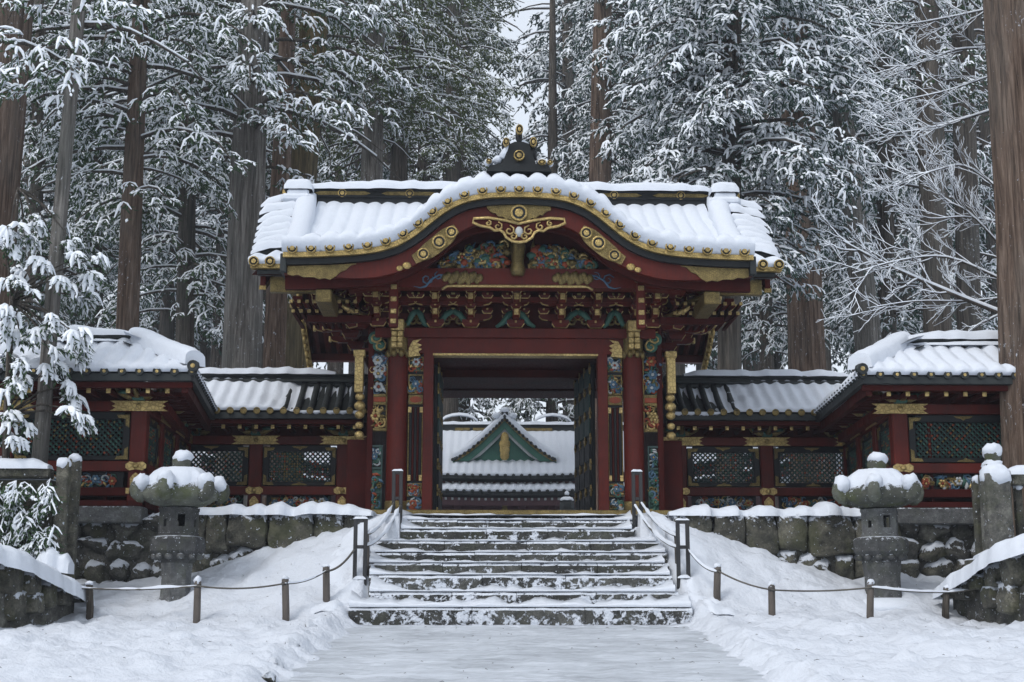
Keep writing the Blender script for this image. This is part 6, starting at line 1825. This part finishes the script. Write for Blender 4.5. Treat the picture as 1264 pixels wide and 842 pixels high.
cedar('huge brown cedar trunk at the right edge of the photo', [(1263,0,100),(1278,280,96),(1292,570,106), 21.0], 'bark_brown', 'leaf', F1, seed=16)
cedar('snowy conifer filling the upper left between two trunks', [(236,0,16),(232,200,19),(228,420,23), 36.0], 'bark_dark', 'leaf', F2, (-60, 395), (2.2, 4.0), 1.5, (.55,.95), seed=17)
cedar('snowy conifer behind the slim leaning trunk at upper left', [(48,0,14),(44,200,18),(40,420,22), 38.0], 'bark_dark', 'leaf', F2, (-60, 400), (2.2, 3.8), 1.2, (.55,.95), seed=18)
cedar('snowy conifer behind the reddish trunk on the left', [(120,0,15),(118,200,18),(116,420,22), 41.0], 'bark_dark', 'leaf_blue', F2, (-60, 410), (2.4, 4.2), 1.3, (.6,.95), seed=19)
cedar('conifer with frosted boughs behind the stout right trunk', [(1090,0,16),(1092,200,18),(1096,420,22), 43.0], 'bark_dark', 'leaf_blue', F2, (-60, 420), (2.4, 4.2), 1.4, (.6,.95), seed=20)
cedar('frosted conifer between gate roof end and stout right trunk', [(944,200,14),(945,320,15),(946,430,17), 48.0], 'bark_dark', 'leaf_blue', F2, (150, 440), (2.0, 3.4), 1.4, (.6,.95), seed=21)
# --- the wood behind
far = [(20,58),(85,62),(160,55),(205,66),(270,58),(330,63),(415,60),(440,72),(520,66),(770,62),(790,64),(835,58),(868,70),(925,62),(1015,57),(1060,66),(1120,60),(1175,55),(1235,62)]
CULL[0] = False
FARC = {}
for i in range(6):                               # six crowns, reused turned and scaled among the distant trees
    o = cedar('x', [(640,-40,12),(640,220,16),(640,430,19), 62.0], 'bark_dark', 'leaf_olive' if i > 3 else 'leaf_blue', FG if i > 3 else FF, (-70, 430), (2.6, 4.6), .95, (.95,1.5), seed=100+i, lod_tip=.52)
    FARC[i] = [(c.name.split('.')[0], c.data, Vector(c.location)) for c in o.children]
    FARB = Vector(o.location)
    for c in list(o.children): bpy.data.objects.remove(c)
    bpy.data.objects.remove(o)
    for k in range(len(FARC[i])):                # to local coordinates of the base
        nm, me, lc = FARC[i][k]; me.transform(Matrix.Translation(lc))
CULL[0] = True
def far_tree(x, d, kind, label, group=None):
    b = P(x, 430, d); b.z = gz(b.x, d)
    root = thing('cedar_tree', label, 'tree', b, group)
    s = (d/62.0); an = random.uniform(0, 6.28)
    sz = (zp(430, d)-b.z)/(zp(430, 62)-FARB.z)
    for nm, me, lc in FARC[kind]:
        c = link(nm, me, root, (0,0,0), (0,0,an), (s, s, s*random.uniform(.97,1.05)))
        c.location.z = (zp(430, d)-b.z) - (zp(430, 62)-FARB.z)*s
    return root
for i, (x, d) in enumerate(far):
    mid = 400 < x < 640
    far_tree(x, d, (4 + i % 2) if mid and i % 2 else i % 4, 'distant cedar in the wood behind the gate, half hidden by nearer trees', 'distant trees of the wood')
r2 = random.Random(9)
for i in range(30):                              # the wood goes on up the slope
    x = -25 + i*45 + r2.uniform(-12, 12); d = r2.choice((78, 84, 90, 97))
    if 600 < x < 690: continue
    far_tree(x, d, (4 + i % 2) if 400 < x < 600 else i % 4, 'far cedar deep in the wood, seen only between nearer trunks', 'farthest trees of the wood')
# two dark trunks seen through the open gate, behind the far hall
cedar('dark trunk seen through the open gate left of the hall gable', [(575,200,12),(574,440,13),(574,525,14), 64.0], 'bark_dark', 'leaf', FF, (430, 560), (2.5, 4.4), 1.6, (.8,1.2), seed=150, lod_tip=.45)
cedar('dark trunk seen through the open gate right of the hall gable', [(682,200,13),(682,440,14),(681,525,15), 63.0], 'bark_dark', 'leaf', FF, (430, 560), (2.5, 4.4), 1.6, (.8,1.2), seed=151, lod_tip=.45)
# --- young conifer with heavy snow at the left edge
r_ = random.Random(3)
root = thing('young_conifer', 'young conifer with heavy clumps of snow at the left edge', 'tree', P(20, 690, 20.5))
root.location.z = gz(root.location.x, 20.5)
items = []; lim = MB()
tr = [P(4, 720, 20.5), P(8, 520, 20.5), P(14, 380, 20.5), P(22, 240, 20.5)]
clumps = [(40,270),(62,268),(12,282),(30,292),(85,292),(72,305),(95,318),(118,318),(50,322),(20,330),(60,335),(108,335),(8,345),(30,352),(78,345),(100,365),(50,370),(15,378),(35,392),(70,392),(8,405),(25,420),(55,408),(90,410),(102,418),(10,440),(30,445),(60,432),(75,448),(8,470),(22,480),(35,462),(12,505),(30,520),(5,530),(20,545),(80,490),(92,505),(100,520),(85,475),(5,300),(62,455),(98,440),(6,570),(4,600),(10,630),(3,655)]
for x, y in clumps:
    dd = 20.5 + r_.uniform(-.9, .5)
    p = P(x, y, dd); c = min(tr, key=lambda q: abs(q.z-p.z)); ya = math.atan2(p.y-c.y, p.x-c.x)
    lim.tube([c+Vector((0,0,.1)), c.lerp(p, .5)+Vector((0,0,.16)), p], [.022,.016,.007], 4, 0, True, False)
    for k in range(3):
        items.append((p.x+r_.uniform(-.12,.08), p.y+r_.uniform(-.15,.15), p.z+r_.uniform(-.06,.1), ya+r_.uniform(-1.0,1.0), r_.uniform(.0,.7), r_.uniform(.26,.44)))
for x, y in [(86,482),(96,505),(104,528),(78,470)]: pass
mb = MB(); mb.tube(tr, [.07,.055,.04,.02], 8, 0); part('trunk', mb, M['bark_dark'], root)
part('limbs', lim, [M['bark_dark']], root)
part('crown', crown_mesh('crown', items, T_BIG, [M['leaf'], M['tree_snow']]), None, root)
# --- creeper over the left balustrade
root = thing('ivy', 'dark evergreen creeper with snow hanging over the left balustrade', 'plant', P(25, 705, 19.6))
items, items2 = [], []
for k in range(420):
    x, y = r_.uniform(-60, 66), r_.uniform(590, 705)
    if mnoise.noise(Vector((x*.045, y*.05, 3))) < -.12: continue
    p = P(x, y, 19.74 + r_.uniform(-.16, .08)); q = (p.x, p.y, p.z, r_.uniform(-2.6, -.5), r_.uniform(.3, 1.2), r_.uniform(.16, .42))
    (items if mnoise.noise(Vector((x*.06, y*.07, 8))) > .02 else items2).append(q)
part('foliage', crown_mesh('foliage', items, T_MID, [M['leaf'], M['tree_snow']]), None, root)
part('foliage', crown_mesh('foliage', items2, T_GREEN, [M['leaf'], M['tree_snow']]), None, root)

# --- bare branches with snow on the right
root = thing('bare_tree', 'leafless tree with snow lined branches reaching left beside the big trunk', 'tree', P(1300, 600, 22.6))
root.location.z = ZT-.4
br = MB(); sn = MB()
rb_ = random.Random(21)
def snowy(pts, r0, r1):
    n = len(pts)
    rs = [lerp(r0, r1, i/(n-1)) for i in range(n)]
    br.tube(pts, rs, 5, 0, True, False)
    sn.tube([p+Vector((0,-.25*q,q*.8+.006)) for p, q in zip(pts, rs)], [q*.9+.003 for q in rs], 5, 0, True, False)
def branch(p, dirv, L, r0, depth):
    n = 7; pts = [p]; d = dirv.normalized()
    for i in range(n):
        d = (d + Vector((rb_.uniform(-.22,.22), rb_.uniform(-.22,.22), rb_.uniform(-.16,.24)))).normalized()
        pts.append(pts[-1]+d*(L/n))
    snowy(pts, r0, r0*.25)
    if depth <= 0: return
    m = 5 if depth > 1 else 3
    for k in range(m):
        t = lerp(.18, .95, (k+rb_.random()*.7)/m); i = min(int(t*n), n-1); q = pts[i].lerp(pts[i+1], t*n-i)
        dd = (pts[i+1]-pts[i]).normalized(); sg = 1 if (k % 2) else -1
        side = Vector((-dd.z*.7, rb_.uniform(-.6,.6), abs(dd.x)*.9))*sg
        nd = (dd*.9 + side*rb_.uniform(.35, .85) + Vector((0,0,.12))).normalized()
        branch(q, nd, L*rb_.uniform(.36, .62)*(1.1-.4*t), r0*.5, depth-1)
starts = [((1238,388),(1150,352),(1088,324),(1040,298), .052), ((1236,345),(1170,318),(1110,322),(1052,338), .028), ((1232,232),(1190,205),(1150,212),(1118,220), .024), ((1228,135),(1180,150),(1140,160),(1098,165), .028),
          ((1222,60),(1180,62),(1130,80),(1090,82), .026), ((1218,12),(1170,22),(1120,30),(1080,28), .024), ((1232,300),(1195,262),(1160,240),(1128,180), .022), ((1236,368),(1190,372),(1130,372),(1075,380), .02), ((1220,95),(1170,112),(1125,122),(1092,130), .02), ((1234,275),(1190,268),(1150,270),(1110,262), .02)]
for a, b, c, e, r0 in starts:
    ds = [22.4 + rb_.uniform(-.3,.3) - .25*i for i in range(4)]
    A = [P(q[0], q[1], dd) for q, dd in zip((a, b, c, e), ds)]
    pts = []
    for i in range(3):
        for t in (0, .25, .5, .75):
            p0 = A[max(i-1, 0)]; p1, p2 = A[i], A[i+1]; p3 = A[min(i+2, 3)]
            pts.append(.5*((2*p1)+(p2-p0)*t+(2*p0-5*p1+4*p2-p3)*t*t+(3*p1-p0-3*p2+p3)*t**3))
    pts.append(A[3])
    r0 *= .8
    snowy(pts, r0, r0*.3)
    for k in range(10):
        t = (k+.6+rb_.random()*.5)/10; i = min(int(t*(len(pts)-1)), len(pts)-2); q = pts[i]; dd = (pts[i+1]-pts[i]).normalized(); sg = 1 if k % 2 else -1
        nd = (dd + Vector((-dd.z, rb_.uniform(-.5,.5), abs(dd.x)))*sg*rb_.uniform(.4,.8)+Vector((0,0,.15))).normalized()
        branch(q, nd, rb_.uniform(.5,1.1), r0*.42, 2)
main = [P(1310, 640, 22.6), P(1300, 480, 22.6), P(1285, 390, 22.6), P(1280, 250, 22.6), P(1272, 60, 22.6), P(1268, -60, 22.6)]
br.tube(main, [.16,.13,.11,.09,.07,.05], 8, 0)
for a, b, c, e, r0 in starts: br.tube([P(a[0], a[1], 22.4), P(1275, a[1]+12, 22.6)], [r0, r0*1.2], 5, 0, True, False)
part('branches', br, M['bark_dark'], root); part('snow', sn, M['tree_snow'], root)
print('foliage triangles', TRI[0], 'sprays', NSP[0])
# ------------------------------------------------------------------ cold misty air
mb = MB(); mb.box(-75, 75, -8, 112, -6.5, 62)
o = link('haze', mb.mesh('haze', []))
hm = bpy.data.materials.new('haze'); hm.use_nodes = True
for n in list(hm.node_tree.nodes): hm.node_tree.nodes.remove(n)
ho = hm.node_tree.nodes.new('ShaderNodeOutputMaterial'); hv = hm.node_tree.nodes.new('ShaderNodeVolumePrincipled')
hv.inputs['Color'].default_value = (.86, .91, 1.0, 1); hv.inputs['Density'].default_value = .0005; hv.inputs['Anisotropy'].default_value = .2
hm.node_tree.links.new(hv.outputs[0], ho.inputs['Volume'])
o.data.materials.append(hm)
o['kind'] = 'stuff'; o['label'] = 'thin cold mist hanging in the wood'; o['category'] = 'mist'
SC.cycles.volume_bounces = 1
